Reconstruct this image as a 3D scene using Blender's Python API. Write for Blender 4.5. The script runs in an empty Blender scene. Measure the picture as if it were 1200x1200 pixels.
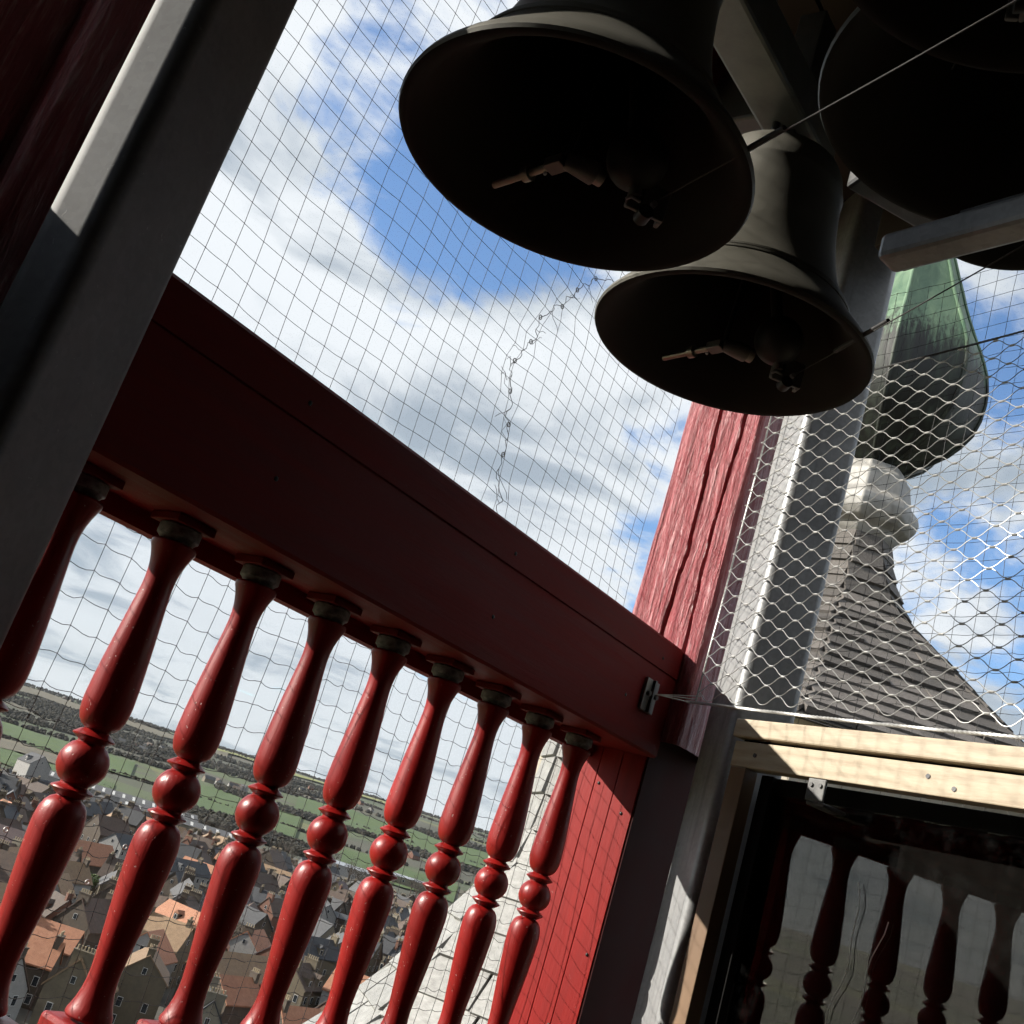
import bpy, bmesh, math, random
from mathutils import Vector, Matrix, noise

# ------------------------------------------------------------------ camera, sky, sun, exposure
scene = bpy.context.scene
COL = scene.collection
R = math.radians
S = 1.1                    # metres per layout unit of the gallery (camera to baluster row)
GROUND = -47.0             # street level below the gallery, the camera is at the origin
SUN_AZ, SUN_EL = 129.0, 26.0

cam_data = bpy.data.cameras.new('camera')
cam = bpy.data.objects.new('camera', cam_data)
COL.objects.link(cam)
scene.camera = cam
cam_data.sensor_width = 36.0
cam_data.lens = 38.245
cam_data.clip_start = 0.02
cam_data.clip_end = 60000
YAW, PITCH, ROLL = R(40.226), R(17.042), R(17.992)
fw = Vector((math.cos(PITCH)*math.cos(YAW), math.cos(PITCH)*math.sin(YAW), math.sin(PITCH)))
r0 = Vector((math.sin(YAW), -math.cos(YAW), 0))
u0 = r0.cross(fw)
cr = math.cos(ROLL)*r0 + math.sin(ROLL)*u0
cu = -math.sin(ROLL)*r0 + math.cos(ROLL)*u0
cam.matrix_world = Matrix(((cr.x, cu.x, -fw.x, 0), (cr.y, cu.y, -fw.y, 0), (cr.z, cu.z, -fw.z, 0), (0, 0, 0, 1)))

sun_dir = Vector((math.cos(R(SUN_EL))*math.cos(R(SUN_AZ)), math.cos(R(SUN_EL))*math.sin(R(SUN_AZ)), math.sin(R(SUN_EL))))
sl = bpy.data.lights.new('sun', 'SUN')
sl.energy = 5.0
sl.angle = R(0.55)
sl.color = (1.0, 0.94, 0.84)
so = bpy.data.objects.new('sun', sl)
COL.objects.link(so)
so.rotation_euler = sun_dir.to_track_quat('Z', 'Y').to_euler()
so.location = (0, 0, 30)

vs = scene.view_settings
vs.view_transform = 'Standard'
vs.look = 'None'
vs.exposure = 1.0
vs.gamma = 1.0
vs.use_curve_mapping = False
scene.cycles.use_denoising = True
scene.cycles.max_bounces = 6
scene.cycles.diffuse_bounces = 3
scene.cycles.glossy_bounces = 3
scene.cycles.transparent_max_bounces = 12
scene.cycles.volume_bounces = 0
scene.cycles.use_adaptive_sampling = True
scene.cycles.adaptive_threshold = 0.03
scene.cycles.adaptive_min_samples = 12

world = bpy.data.worlds.new('World')
scene.world = world
world.use_nodes = True
world.cycles.sampling_method = 'MANUAL'
world.cycles.sample_map_resolution = 512


class NT:
    """small helper round a node tree"""
    def __init__(self, tree):
        self.t = tree
        tree.nodes.clear()

    def n(self, kind, **kw):
        nd = self.t.nodes.new(kind)
        for k, v in kw.items():
            if k == 'inp':
                for i, val in v.items():
                    if isinstance(val, bpy.types.NodeSocket):
                        self.t.links.new(val, nd.inputs[i])
                    else:
                        nd.inputs[i].default_value = val
            else:
                setattr(nd, k, v)
        return nd

    def math(self, op, a, b=0.0, c=None, clamp=False):
        nd = self.n('ShaderNodeMath', operation=op, use_clamp=clamp, inp={0: a, 1: b})
        if c is not None:
            if isinstance(c, bpy.types.NodeSocket):
                self.t.links.new(c, nd.inputs[2])
            else:
                nd.inputs[2].default_value = c
        return nd.outputs[0]

    def mix(self, f, a, b, mode='MIX'):
        nd = self.n('ShaderNodeMix', data_type='RGBA', blend_type=mode, inp={0: f})
        for i, v in ((6, a), (7, b)):
            if isinstance(v, bpy.types.NodeSocket):
                self.t.links.new(v, nd.inputs[i])
            else:
                nd.inputs[i].default_value = (v[0], v[1], v[2], 1)
        return nd.outputs[2]

    def ramp(self, f, stops, interp='LINEAR'):
        nd = self.n('ShaderNodeValToRGB', inp={0: f})
        cr_ = nd.color_ramp
        cr_.interpolation = interp
        while len(cr_.elements) < len(stops):
            cr_.elements.new(0.5)
        for e, (p, c) in zip(cr_.elements, stops):
            e.position = p
            e.color = (c[0], c[1], c[2], 1) if not isinstance(c, (int, float)) else (c, c, c, 1)
        return nd.outputs[0]

    def map01(self, v, lo, hi, a=0.0, b=1.0, smooth=False):
        nd = self.n('ShaderNodeMapRange', clamp=True, interpolation_type='SMOOTHSTEP' if smooth else 'LINEAR',
                    inp={0: v, 1: lo, 2: hi, 3: a, 4: b})
        return nd.outputs[0]

    def noise(self, vec, scale, detail=4, rough=.5, dist=0.0, dim='3D'):
        nd = self.n('ShaderNodeTexNoise', noise_dimensions=dim, inp={'Scale': scale, 'Detail': detail, 'Roughness': rough, 'Distortion': dist})
        if vec is not None:
            self.t.links.new(vec, nd.inputs['Vector'])
        return nd.outputs['Fac']


def build_sky():
    w = NT(world.node_tree)
    sky = w.n('ShaderNodeTexSky', sky_type='NISHITA')
    sky.sun_disc = False
    sky.sun_elevation = R(SUN_EL)
    sky.sun_rotation = R(90 - SUN_AZ)
    sky.altitude = 60
    sky.air_density = 1.0
    sky.dust_density = 0.6
    sky.ozone_density = 2.0
    tc = w.n('ShaderNodeTexCoord').outputs['Generated']
    sep = w.n('ShaderNodeSeparateXYZ', inp={0: tc})
    zc = w.math('MAXIMUM', sep.outputs[2], 0.0)
    den = w.math('ADD', zc, 0.16)
    px = w.math('DIVIDE', sep.outputs[0], den)
    py = w.math('DIVIDE', sep.outputs[1], den)
    p = w.n('ShaderNodeCombineXYZ', inp={0: px, 1: py, 2: 3.7}).outputs[0]
    big = w.noise(p, 1.25, 9, .56, .35)
    fine = w.noise(p, 5.0, 8, .6, .5)
    cover = w.math('ADD', big, w.math('MULTIPLY', w.math('SUBTRACT', fine, .5), .42))
    # gaps of blue between the cumulus heaps, as directions in the sky
    for (dx, dy, dz, wdt, amt) in SKY_GAPS:
        dv = w.n('ShaderNodeVectorMath', operation='DOT_PRODUCT', inp={0: tc, 1: Vector((dx, dy, dz)).normalized()}).outputs['Value']
        g = w.map01(dv, math.cos(R(wdt)), 1.0, 0, amt, smooth=True)
        cover = w.math('SUBTRACT', cover, g)
    cover = w.math('ADD', cover, w.map01(sep.outputs[2], .02, .20, .13, 0.0))
    dens = w.map01(cover, .325, .445, smooth=True)
    # thin near the horizon into pale haze, shaded bellies on the clouds
    belly = w.noise(p, 2.1, 6, .55, .6)
    light = w.map01(belly, .33, .53, 0, 1, smooth=True)
    low = w.map01(sep.outputs[2], .0, .42, 0.0, 1.0)
    lit = w.math('MULTIPLY', light, w.math('ADD', w.math('MULTIPLY', low, .42), .58))
    cloud = w.mix(lit, (4.2, 4.9, 5.6), (9.3, 9.7, 10.0))
    core = w.map01(cover, .58, .74, smooth=True)
    cloud = w.mix(w.math('MULTIPLY', core, .16), cloud, (5.8, 6.2, 6.6))
    blue = w.mix(1.0, sky.outputs[0], (SKY_GAIN*.88, SKY_GAIN*1.0, SKY_GAIN*1.12), 'MULTIPLY')
    col = w.mix(w.math('MULTIPLY', dens, .96), blue, cloud)
    bg = w.n('ShaderNodeBackground', inp={0: col, 1: 0.05})
    out = w.n('ShaderNodeOutputWorld')
    w.t.links.new(bg.outputs[0], out.inputs[0])


SKY_GAIN = 2.0
SKY_GAPS = [(.50, .71, .49, 10, .15), (.595, .637, .49, 8, .17), (.655, .58, .485, 6, .13), (.47, .63, .62, 9, .10), (.915, .233, .33, 8, .15), (.79, .26, .555, 10, .15),
            (.677, .607, .415, 6, -.20), (.70, .63, .34, 9, -.14), (.785, .53, .33, 7, -.07), (.44, .79, .42, 7, -.08), (.936, .263, .235, 6, -.12)]
build_sky()

# ------------------------------------------------------------------ materials
MATS = {}


def mat(name):
    m = bpy.data.materials.new(name)
    m.use_nodes = True
    t = NT(m.node_tree)
    out = t.n('ShaderNodeOutputMaterial')
    b = t.n('ShaderNodeBsdfPrincipled')
    t.t.links.new(b.outputs[0], out.inputs[0])
    MATS[name] = m
    return t, b, out


def setc(t, b, sock, v):
    if isinstance(v, bpy.types.NodeSocket):
        t.t.links.new(v, b.inputs[sock])
    elif isinstance(v, (tuple, list)):
        b.inputs[sock].default_value = (v[0], v[1], v[2], 1)
    else:
        b.inputs[sock].default_value = v


def bump(t, b, h, strength=.3, dist=.01):
    nd = t.n('ShaderNodeBump', inp={'Height': h, 'Strength': strength, 'Distance': dist})
    t.t.links.new(nd.outputs[0], b.inputs['Normal'])


def coords(t, scale=(1, 1, 1), kind='Object'):
    tc = t.n('ShaderNodeTexCoord').outputs[kind]
    return t.n('ShaderNodeMapping', inp={'Vector': tc, 'Scale': scale}).outputs[0]


def rnd(t):
    return t.n('ShaderNodeObjectInfo').outputs['Random']


def simple(name, c1, c2, scale=8, rough=.6, metal=0.0, bmp=.15, bd=.004, stretch=(1, 1, 1), detail=5, vary=0.0, spec=.5, rr=.15):
    t, b, _ = mat(name)
    v = coords(t, stretch)
    n1 = t.noise(v, scale, detail, .6, .2)
    f = t.map01(n1, .32, .68)
    c = t.mix(f, c1, c2)
    if vary:
        k = t.map01(rnd(t), 0, 1, 1-vary, 1+vary)
        c = t.mix(1.0, c, t.n('ShaderNodeCombineColor', inp={0: k, 1: k, 2: k}).outputs[0], 'MULTIPLY')
    setc(t, b, 'Base Color', c)
    setc(t, b, 'Roughness', t.map01(n1, .3, .7, rough-rr*.5, rough+rr*.5))
    b.inputs['Metallic'].default_value = metal
    b.inputs['Specular IOR Level'].default_value = spec
    if bmp:
        n2 = t.noise(v, scale*5, 4, .6)
        bump(t, b, n2, bmp, bd)
    return MATS[name]


def make_materials():
    # glossy red paint on turned wood: brush marks, fine drips, specks where it has chipped
    t, b, _ = mat('red_paint')
    v = coords(t, (1, 1, .25))
    n1 = t.noise(v, 26, 6, .6)
    c = t.mix(t.map01(n1, .3, .7), (.17, .0045, .0038), (.235, .0065, .005))
    chips = t.map01(t.noise(coords(t, (1, 1, 1)), 230, 2, .5), .70, .74)
    c = t.mix(t.math('MULTIPLY', chips, .7), c, (.32, .22, .20))
    k_ = t.map01(rnd(t), 0, 1, .86, 1.12)
    c = t.mix(1.0, c, t.n('ShaderNodeCombineColor', inp={0: k_, 1: k_, 2: k_}).outputs[0], 'MULTIPLY')
    dirt = t.map01(t.noise(coords(t, (1, 1, .6)), 38, 8, .75, .4), .60, .74)
    c = t.mix(t.math('MULTIPLY', dirt, .40), c, (.09, .012, .010))
    streak = t.map01(t.noise(coords(t, (60, 60, 3)), 1.0, 3, .5, .6), .64, .70)
    c = t.mix(t.math('MULTIPLY', streak, .45), c, (.12, .006, .006))
    setc(t, b, 'Base Color', c)
    setc(t, b, 'Roughness', t.map01(n1, .3, .7, .30, .46))
    b.inputs['Specular IOR Level'].default_value = .34
    hb = t.math('ADD', t.noise(coords(t, (1, 1, .12)), 120, 4, .6), t.math('MULTIPLY', chips, -.5))
    bump(t, b, hb, .4, .0014)

    # planed red board
    t, b, _ = mat('red_board')
    v = coords(t, (.5, 6, 6))
    n1 = t.noise(v, 9, 6, .6, .3)
    c = t.mix(t.map01(n1, .3, .7), (.105, .0035, .0035), (.145, .005, .0045))
    chips = t.map01(t.noise(coords(t), 140, 3, .6), .73, .77)
    c = t.mix(t.math('MULTIPLY', chips, .6), c, (.28, .18, .16))
    setc(t, b, 'Base Color', c)
    setc(t, b, 'Roughness', t.map01(n1, .3, .7, .6, .75))
    b.inputs['Specular IOR Level'].default_value = .16
    scr = t.map01(t.noise(coords(t, (3, 30, 45)), 3, 4, .6, .8), .70, .73)
    c = t.mix(t.math('MULTIPLY', scr, .35), c, (.05, .003, .003))
    setc(t, b, 'Base Color', c)
    bump(t, b, t.noise(coords(t, (.6, 9, 9)), 22, 5, .6), .25, .002)
    t, b, _ = mat('red_panel')
    n1 = t.noise(coords(t, (6, 6, .5)), 9, 6, .6, .3)
    c = t.mix(t.map01(n1, .3, .7), (.18, .0045, .0035), (.24, .0065, .0045))
    chips = t.map01(t.noise(coords(t), 120, 3, .6), .73, .77)
    c = t.mix(t.math('MULTIPLY', chips, .6), c, (.28, .18, .16))
    setc(t, b, 'Base Color', c)
    setc(t, b, 'Roughness', .5)
    b.inputs['Specular IOR Level'].default_value = .25
    bump(t, b, t.noise(coords(t, (9, 9, .6)), 22, 5, .6), .2, .002)

    # old split timber under thick glossy red paint: combed grain, checks, pale worn ridges
    t, b, _ = mat('rough_red_timber')
    v = coords(t, (13, 13, 1.1))
    n1 = t.noise(v, 7, 8, .68, .9)
    n2 = t.noise(coords(t, (30, 30, 5)), 6, 5, .6, .5)
    g = t.math('ADD', t.math('MULTIPLY', n1, .7), t.math('MULTIPLY', n2, .3))
    c = t.ramp(g, [(.28, (.05, .006, .008)), (.38, (.19, .018, .024)), (.52, (.29, .042, .052)), (.66, (.48, .25, .26))])
    setc(t, b, 'Base Color', c)
    setc(t, b, 'Roughness', t.map01(g, .3, .7, .42, .24))
    b.inputs['Specular IOR Level'].default_value = .6
    bump(t, b, g, 1.0, .010)

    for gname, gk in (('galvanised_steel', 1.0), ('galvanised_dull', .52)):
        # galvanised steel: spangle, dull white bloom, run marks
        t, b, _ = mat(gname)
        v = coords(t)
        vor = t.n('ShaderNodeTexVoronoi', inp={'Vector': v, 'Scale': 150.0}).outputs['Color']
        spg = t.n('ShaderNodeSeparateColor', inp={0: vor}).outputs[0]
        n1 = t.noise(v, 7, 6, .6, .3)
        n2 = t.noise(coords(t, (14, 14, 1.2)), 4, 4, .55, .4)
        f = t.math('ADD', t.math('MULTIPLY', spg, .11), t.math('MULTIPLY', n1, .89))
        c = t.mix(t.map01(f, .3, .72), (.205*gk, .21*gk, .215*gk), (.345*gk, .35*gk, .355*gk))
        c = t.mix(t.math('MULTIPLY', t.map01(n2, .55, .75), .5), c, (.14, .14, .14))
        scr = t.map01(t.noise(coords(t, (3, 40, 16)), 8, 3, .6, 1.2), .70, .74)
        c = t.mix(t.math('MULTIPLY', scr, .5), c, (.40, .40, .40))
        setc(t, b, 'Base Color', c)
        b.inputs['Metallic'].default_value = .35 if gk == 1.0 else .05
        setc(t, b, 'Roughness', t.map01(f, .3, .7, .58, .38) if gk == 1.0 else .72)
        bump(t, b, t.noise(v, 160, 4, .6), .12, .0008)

    simple('dark_steel', (.045, .045, .048), (.085, .085, .085), 12, .5, .5, .12, .001)
    simple('stainless', (.38, .38, .37), (.5, .5, .49), 40, .5, .7, .05, .0005)
    simple('net_thread', (.012, .012, .012), (.03, .03, .03), 60, .7, 0, 0)
    simple('pale_thread', (.55, .55, .50), (.68, .66, .6), 60, .7, 0, 0)
    simple('brass', (.26, .245, .20), (.36, .34, .28), 30, .38, .8, .1, .0006)
    simple('clip_metal', (.06, .06, .06), (.11, .11, .11), 30, .42, .6, .15, .0008)

    # bronze with olive patina, casting marks and drips
    t, b, _ = mat('bell_bronze')
    v = coords(t)
    n1 = t.noise(v, 5, 7, .6, .4)
    n2 = t.noise(coords(t, (16, 16, 2)), 3, 5, .6, .5)
    c = t.mix(t.map01(n1, .3, .7), (.056, .053, .042), (.095, .090, .073))
    c = t.mix(t.math('MULTIPLY', t.map01(n2, .52, .72), .6), c, (.05, .047, .038))
    setc(t, b, 'Base Color', c)
    b.inputs['Metallic'].default_value = .25
    setc(t, b, 'Roughness', t.map01(n1, .3, .7, .5, .68))
    bump(t, b, t.noise(v, 45, 5, .6), .18, .002)
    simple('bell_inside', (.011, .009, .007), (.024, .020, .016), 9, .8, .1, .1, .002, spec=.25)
    simple('iron_black', (.018, .018, .018), (.04, .038, .036), 20, .55, .4, .15, .001)
    simple('clapper_grey', (.12, .118, .11), (.19, .185, .17), 20, .45, .5, .15, .001)

    # pale sawn wood
    t, b, _ = mat('pale_wood')
    v = coords(t, (1, 1, 1))
    tcw = t.n('ShaderNodeTexWave', wave_type='BANDS', bands_direction='Z', inp={'Vector': coords(t, (.25, .25, 1)), 'Scale': 14.0, 'Distortion': 7.0, 'Detail': 4.0, 'Detail Scale': 1.3}).outputs['Fac']
    n1 = t.noise(coords(t, (1.0, 1.0, 12)), 16, 8, .7, .3)
    f = t.math('ADD', t.math('MULTIPLY', tcw, .22), t.math('MULTIPLY', n1, .78))
    c = t.ramp(f, [(.22, (.25, .185, .115)), (.5, (.355, .29, .20)), (.78, (.41, .35, .25))])
    setc(t, b, 'Base Color', c)
    setc(t, b, 'Roughness', .55)
    bump(t, b, f, .2, .002)
    simple('brown_wood', (.10, .055, .028), (.17, .10, .05), 9, .55, 0, .2, .002, (1, 1, .15))
    simple('dark_wood', (.022, .014, .010), (.05, .032, .022), 7, .7, 0, .3, .004, (1, 1, .2), vary=.2)
    simple('dark_plank', (.020, .014, .011), (.042, .030, .023), 7, .75, 0, .3, .004, (.2, 1, 1), vary=.25)
    simple('black_board', (.0018, .0016, .0016), (.004, .0036, .0036), 9, .8, 0, .1, .002, spec=.2)
    simple('shade_dark_red', (.022, .004, .004), (.035, .006, .006), 9, .8, 0, .1, .002, spec=.15)  # red taken down to near black, shade put into the colour

    # clear acrylic sheet with two reflecting faces
    m = bpy.data.materials.new('acrylic_pane')
    m.use_nodes = True
    MATS['acrylic_pane'] = m
    t = NT(m.node_tree)
    fr = t.math('MULTIPLY', t.n('ShaderNodeFresnel', inp={'IOR': 2.5}).outputs[0], t.math('SUBTRACT', 1.0, t.n('ShaderNodeNewGeometry').outputs['Backfacing']))
    gl = t.n('ShaderNodeBsdfGlossy', inp={'Color': (.95, .96, .95, 1), 'Roughness': .015})
    tr = t.n('ShaderNodeBsdfTransparent', inp={'Color': (.75, .74, .72, 1)})
    df = t.n('ShaderNodeBsdfDiffuse', inp={'Color': (.5, .5, .5, 1)})
    dust = t.map01(t.noise(coords(t), 30, 8, .7), .5, .9, 0, .012)
    m1 = t.n('ShaderNodeMixShader', inp={0: dust})
    t.t.links.new(tr.outputs[0], m1.inputs[1])
    t.t.links.new(df.outputs[0], m1.inputs[2])
    m2 = t.n('ShaderNodeMixShader', inp={0: fr})
    t.t.links.new(m1.outputs[0], m2.inputs[1])
    t.t.links.new(gl.outputs[0], m2.inputs[2])
    out = t.n('ShaderNodeOutputMaterial')
    t.t.links.new(m2.outputs[0], out.inputs[0])

    # weathered shingles, dark brown-grey
    simple('shingle_brown', (.058, .051, .046), (.125, .112, .102), 6, .75, 0, .5, .006, (3, 3, .5), vary=.35)
    simple('shingle_silver', (.17, .168, .16), (.29, .288, .275), 5, .5, .12, .6, .006, (1.5, 1.5, .6), vary=.10)
    simple('shingle_bed', (.02, .018, .016), (.04, .035, .03), 6, .9, 0, .2, .004)
    # copper: verdigris above, black staining towards the weathered belly
    t, b, _ = mat('copper')
    v = coords(t)
    sep = t.n('ShaderNodeSeparateXYZ', inp={0: v})
    n1 = t.noise(coords(t, (3, 3, .5)), 3, 7, .62, .6)
    n2 = t.noise(coords(t, (7, 7, .35)), 4, 6, .65, .5)
    edge = t.math('ADD', sep.outputs[2], t.math('MULTIPLY', t.math('SUBTRACT', n2, .5), 1.4))
    f = t.map01(edge, 1.05, 1.35)
    green = t.mix(t.map01(n1, .3, .7), (.055, .115, .07), (.15, .23, .145))
    black = t.mix(t.map01(n1, .45, .75), (.010, .011, .010), (.055, .07, .055))
    c = t.mix(f, black, green)
    setc(t, b, 'Base Color', c)
    setc(t, b, 'Roughness', t.map01(n1, .3, .7, .45, .7))
    b.inputs['Metallic'].default_value = .15
    bump(t, b, n1, .25, .02)
    simple('lead_white', (.20, .19, .175), (.38, .37, .35), 4, .5, .1, .35, .008, (1.5, 1.5, .6))
    simple('stone', (.26, .23, .18), (.38, .34, .28), 3, .85, 0, .3, .01)
    simple('brick_tower', (.30, .22, .13), (.42, .33, .21), 3, .85, 0, .3, .01)

    # ---- the town
    for nm, a, c in (('wall_brick_brown', (.06, .046, .034), (.105, .08, .058)), ('wall_brick_red', (.13, .058, .038), (.18, .085, .056)),
                     ('wall_white', (.25, .245, .235), (.32, .31, .295)), ('wall_cream', (.16, .14, .105), (.21, .185, .14)), ('wall_sand', (.11, .088, .058), (.155, .125, .082))):
        simple(nm, tuple(x*.8 for x in a), tuple(x*.8 for x in c), 1.2, .85, 0, 0, vary=.12)
    for nm, a, c in (('roof_orange', (.23, .095, .05), (.31, .145, .08)), ('roof_tan', (.16, .10, .055), (.23, .15, .085)), ('roof_brown', (.055, .036, .026), (.10, .064, .045)),
                     ('roof_slate', (.028, .029, .033), (.052, .054, .059)), ('roof_grey', (.058, .058, .061), (.095, .095, .098)), ('roof_violet', (.075, .05, .05), (.115, .08, .078))):
        kk = 1.0 if nm in ('roof_orange', 'roof_tan') else .8
        a, c = tuple(x*kk for x in a), tuple(x*kk for x in c)
        t, b, _ = mat(nm)
        v = coords(t)
        courses = t.n('ShaderNodeTexWave', wave_type='BANDS', bands_direction='Z', inp={'Vector': v, 'Scale': 5.5, 'Distortion': .6, 'Detail': 2.0}).outputs['Fac']
        n1 = t.noise(v, 1.3, 8, .7, .3)
        cc = t.mix(t.map01(n1, .35, .65), a, c)
        cc = t.mix(t.math('MULTIPLY', courses, .28), cc, tuple(x*.45 for x in a))
        k = t.map01(rnd(t), 0, 1, .8, 1.2)
        cc = t.mix(1.0, cc, t.n('ShaderNodeCombineColor', inp={0: k, 1: k, 2: k}).outputs[0], 'MULTIPLY')
        setc(t, b, 'Base Color', cc)
        setc(t, b, 'Roughness', .75)
    simple('window_dark', (.012, .014, .018), (.03, .035, .04), 3, .15, 0, 0)
    simple('frame_white', (.36, .36, .35), (.42, .42, .41), 3, .6, 0, 0)
    simple('chimney_pot', (.24, .19, .12), (.32, .26, .17), 3, .8, 0, 0)
    simple('asphalt', (.03, .03, .032), (.048, .048, .048), .4, .9, 0, 0)
    simple('shed_metal', (.24, .255, .28), (.30, .315, .34), .6, .45, .2, 0, vary=.1)
    simple('bark', (.05, .038, .028), (.09, .07, .055), 2, .9, 0, 0)
    simple('twigs_brown', (.03, .025, .019), (.06, .05, .037), .8, .9, 0, 0, vary=.3)
    simple('leaf_green', (.03, .055, .014), (.085, .12, .03), .8, .7, 0, 0, vary=.3)
    simple('wood_far', (.010, .0095, .0055), (.026, .022, .013), .02, .9, 0, 0)

    # countryside: field parcels, hedges, winter woods
    t, b, _ = mat('countryside')
    v = coords(t, (1, 1, 0))
    vo = t.n('ShaderNodeTexVoronoi', feature='F1', distance='MINKOWSKI', inp={'Vector': coords(t, (.0035, .0022, 0)), 'Scale': 1.0, 'Exponent': 3.0})
    cell = t.n('ShaderNodeSeparateColor', inp={0: vo.outputs['Color']}).outputs[0]
    c = t.ramp(cell, [(0, (.028, .045, .012)), (.22, (.042, .064, .015)), (.38, (.062, .053, .033)), (.5, (.03, .036, .016)), (.62, (.10, .11, .03)), (.75, (.038, .035, .022)), (.88, (.025, .028, .015))], 'CONSTANT')
    wood = t.map01(t.noise(v, .0016, 5, .6), .53, .57)
    c = t.mix(wood, c, t.mix(t.noise(v, .03, 6, .7), (.018, .02, .012), (.06, .055, .036)))
    n1 = t.noise(v, .05, 8, .7)
    c = t.mix(t.map01(n1, .3, .7, 0, .5), c, (.05, .05, .028))
    setc(t, b, 'Base Color', c)
    setc(t, b, 'Roughness', .95)
    simple('grass_field', (.024, .052, .006), (.044, .076, .011), .02, .95, 0, 0)
    simple('rape_field', (.12, .13, .035), (.17, .175, .055), .02, .95, 0, 0)
    simple('brown_field', (.06, .052, .032), (.09, .078, .048), .02, .95, 0, 0)
    simple('dirt_yard', (.04, .036, .03), (.07, .063, .05), .08, .95, 0, 0)


make_materials()

# ------------------------------------------------------------------ mesh helpers


class MB:
    def __init__(self):
        self.v, self.f, self.mi = [], [], []

    def add(self, verts, faces, mi=0):
        n = len(self.v)
        self.v.extend([tuple(p) for p in verts])
        self.f.extend([tuple(i+n for i in fc) for fc in faces])
        self.mi.extend([mi]*len(faces))
        return self

    def hexa(self, p, mi=0):           # 8 corners: bottom loop 0-3, top loop 4-7
        return self.add(p, [(3, 2, 1, 0), (4, 5, 6, 7), (0, 1, 5, 4), (1, 2, 6, 5), (2, 3, 7, 6), (3, 0, 4, 7)], mi)

    def box(self, c, a, b, d, mi=0):    # centre and three half-vectors
        c, a, b, d = Vector(c), Vector(a), Vector(b), Vector(d)
        return self.hexa([c-a-b-d, c+a-b-d, c+a+b-d, c-a+b-d, c-a-b+d, c+a-b+d, c+a+b+d, c-a+b+d], mi)

    def aabb(self, x0, x1, y0, y1, z0, z1, mi=0):
        return self.hexa([(x0, y0, z0), (x1, y0, z0), (x1, y1, z0), (x0, y1, z0), (x0, y0, z1), (x1, y0, z1), (x1, y1, z1), (x0, y1, z1)], mi)

    def lathe(self, prof, seg=32, c=(0, 0, 0), mi=0, cap=True, rot=0.0):
        base = len(self.v)
        vs_, fs = [], []
        for (r, z) in prof:
            for k in range(seg):
                a = 2*math.pi*k/seg + rot
                vs_.append((c[0]+r*math.cos(a), c[1]+r*math.sin(a), c[2]+z))
        for i in range(len(prof)-1):
            for k in range(seg):
                k2 = (k+1) % seg
                fs.append((i*seg+k, i*seg+k2, (i+1)*seg+k2, (i+1)*seg+k))
        if cap:
            fs.append(tuple(reversed(range(seg))))
            fs.append(tuple((len(prof)-1)*seg+k for k in range(seg)))
        return self.add(vs_, fs, mi)

    def tube(self, pts, r, seg=6, mi=0, cap=True):
        pts = [Vector(p) for p in pts]
        n = len(pts)
        rs = r if isinstance(r, (list, tuple)) else [r]*n
        vs_, fs = [], []
        up = None
        for i, p in enumerate(pts):
            d = (pts[min(i+1, n-1)]-pts[max(i-1, 0)])
            if d.length < 1e-9:
                d = Vector((0, 0, 1))
            d.normalize()
            if up is None:
                up = Vector((0, 0, 1)) if abs(d.z) < .9 else Vector((1, 0, 0))
            a = d.cross(up)
            if a.length < 1e-6:
                a = d.cross(Vector((1, 0, 0)))
            a.normalize()
            b = a.cross(d)
            up = b
            for k in range(seg):
                t = 2*math.pi*k/seg
                vs_.append(p+(a*math.cos(t)+b*math.sin(t))*rs[i])
        for i in range(n-1):
            for k in range(seg):
                k2 = (k+1) % seg
                fs.append((i*seg+k, i*seg+k2, (i+1)*seg+k2, (i+1)*seg+k))
        if cap:
            fs.append(tuple(reversed(range(seg))))
            fs.append(tuple((n-1)*seg+k for k in range(seg)))
        return self.add(vs_, fs, mi)

    def ball(self, c, r, seg=10, rings=6, mi=0, sc=(1, 1, 1)):
        vs_, fs = [], []
        for i in range(rings+1):
            th = math.pi*i/rings
            for k in range(seg):
                a = 2*math.pi*k/seg
                vs_.append((c[0]+sc[0]*r*math.sin(th)*math.cos(a), c[1]+sc[1]*r*math.sin(th)*math.sin(a), c[2]-sc[2]*r*math.cos(th)))
        for i in range(rings):
            for k in range(seg):
                k2 = (k+1) % seg
                fs.append((i*seg+k, i*seg+k2, (i+1)*seg+k2, (i+1)*seg+k))
        return self.add(vs_, fs, mi)

    def mesh(self, name, mats, smooth=None, bevel=0.0, origin=None, bseg=2):
        me = bpy.data.meshes.new(name)
        vv = self.v
        if origin is not None:
            o = Vector(origin)
            vv = [tuple(Vector(p)-o) for p in vv]
        me.from_pydata(vv, [], self.f)
        if isinstance(mats, str):
            mats = [mats]
        for m in mats:
            me.materials.append(MATS[m])
        if len(mats) > 1:
            me.polygons.foreach_set('material_index', self.mi)
        if bevel:
            bm = bmesh.new()
            bm.from_mesh(me)
            bmesh.ops.bevel(bm, geom=list(bm.edges), offset=bevel, segments=bseg, profile=.5, affect='EDGES', clamp_overlap=True)
            bm.to_mesh(me)
            bm.free()
        if smooth is not None:
            me.polygons.foreach_set('use_smooth', [True]*len(me.polygons))
            me.set_sharp_from_angle(angle=R(smooth))
        me.update()
        return me

    def build(self, name, mats, parent=None, **kw):
        """world-space shape; stored relative to its parent's base"""
        o = bpy.data.objects.new(name, None)
        org = WORLD.get(parent.name, Vector()) if parent is not None else None
        me = self.mesh(name, mats, origin=org, **kw)
        bpy.data.objects.remove(o)
        return link(name, me, parent)


WORLD = {}


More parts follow.
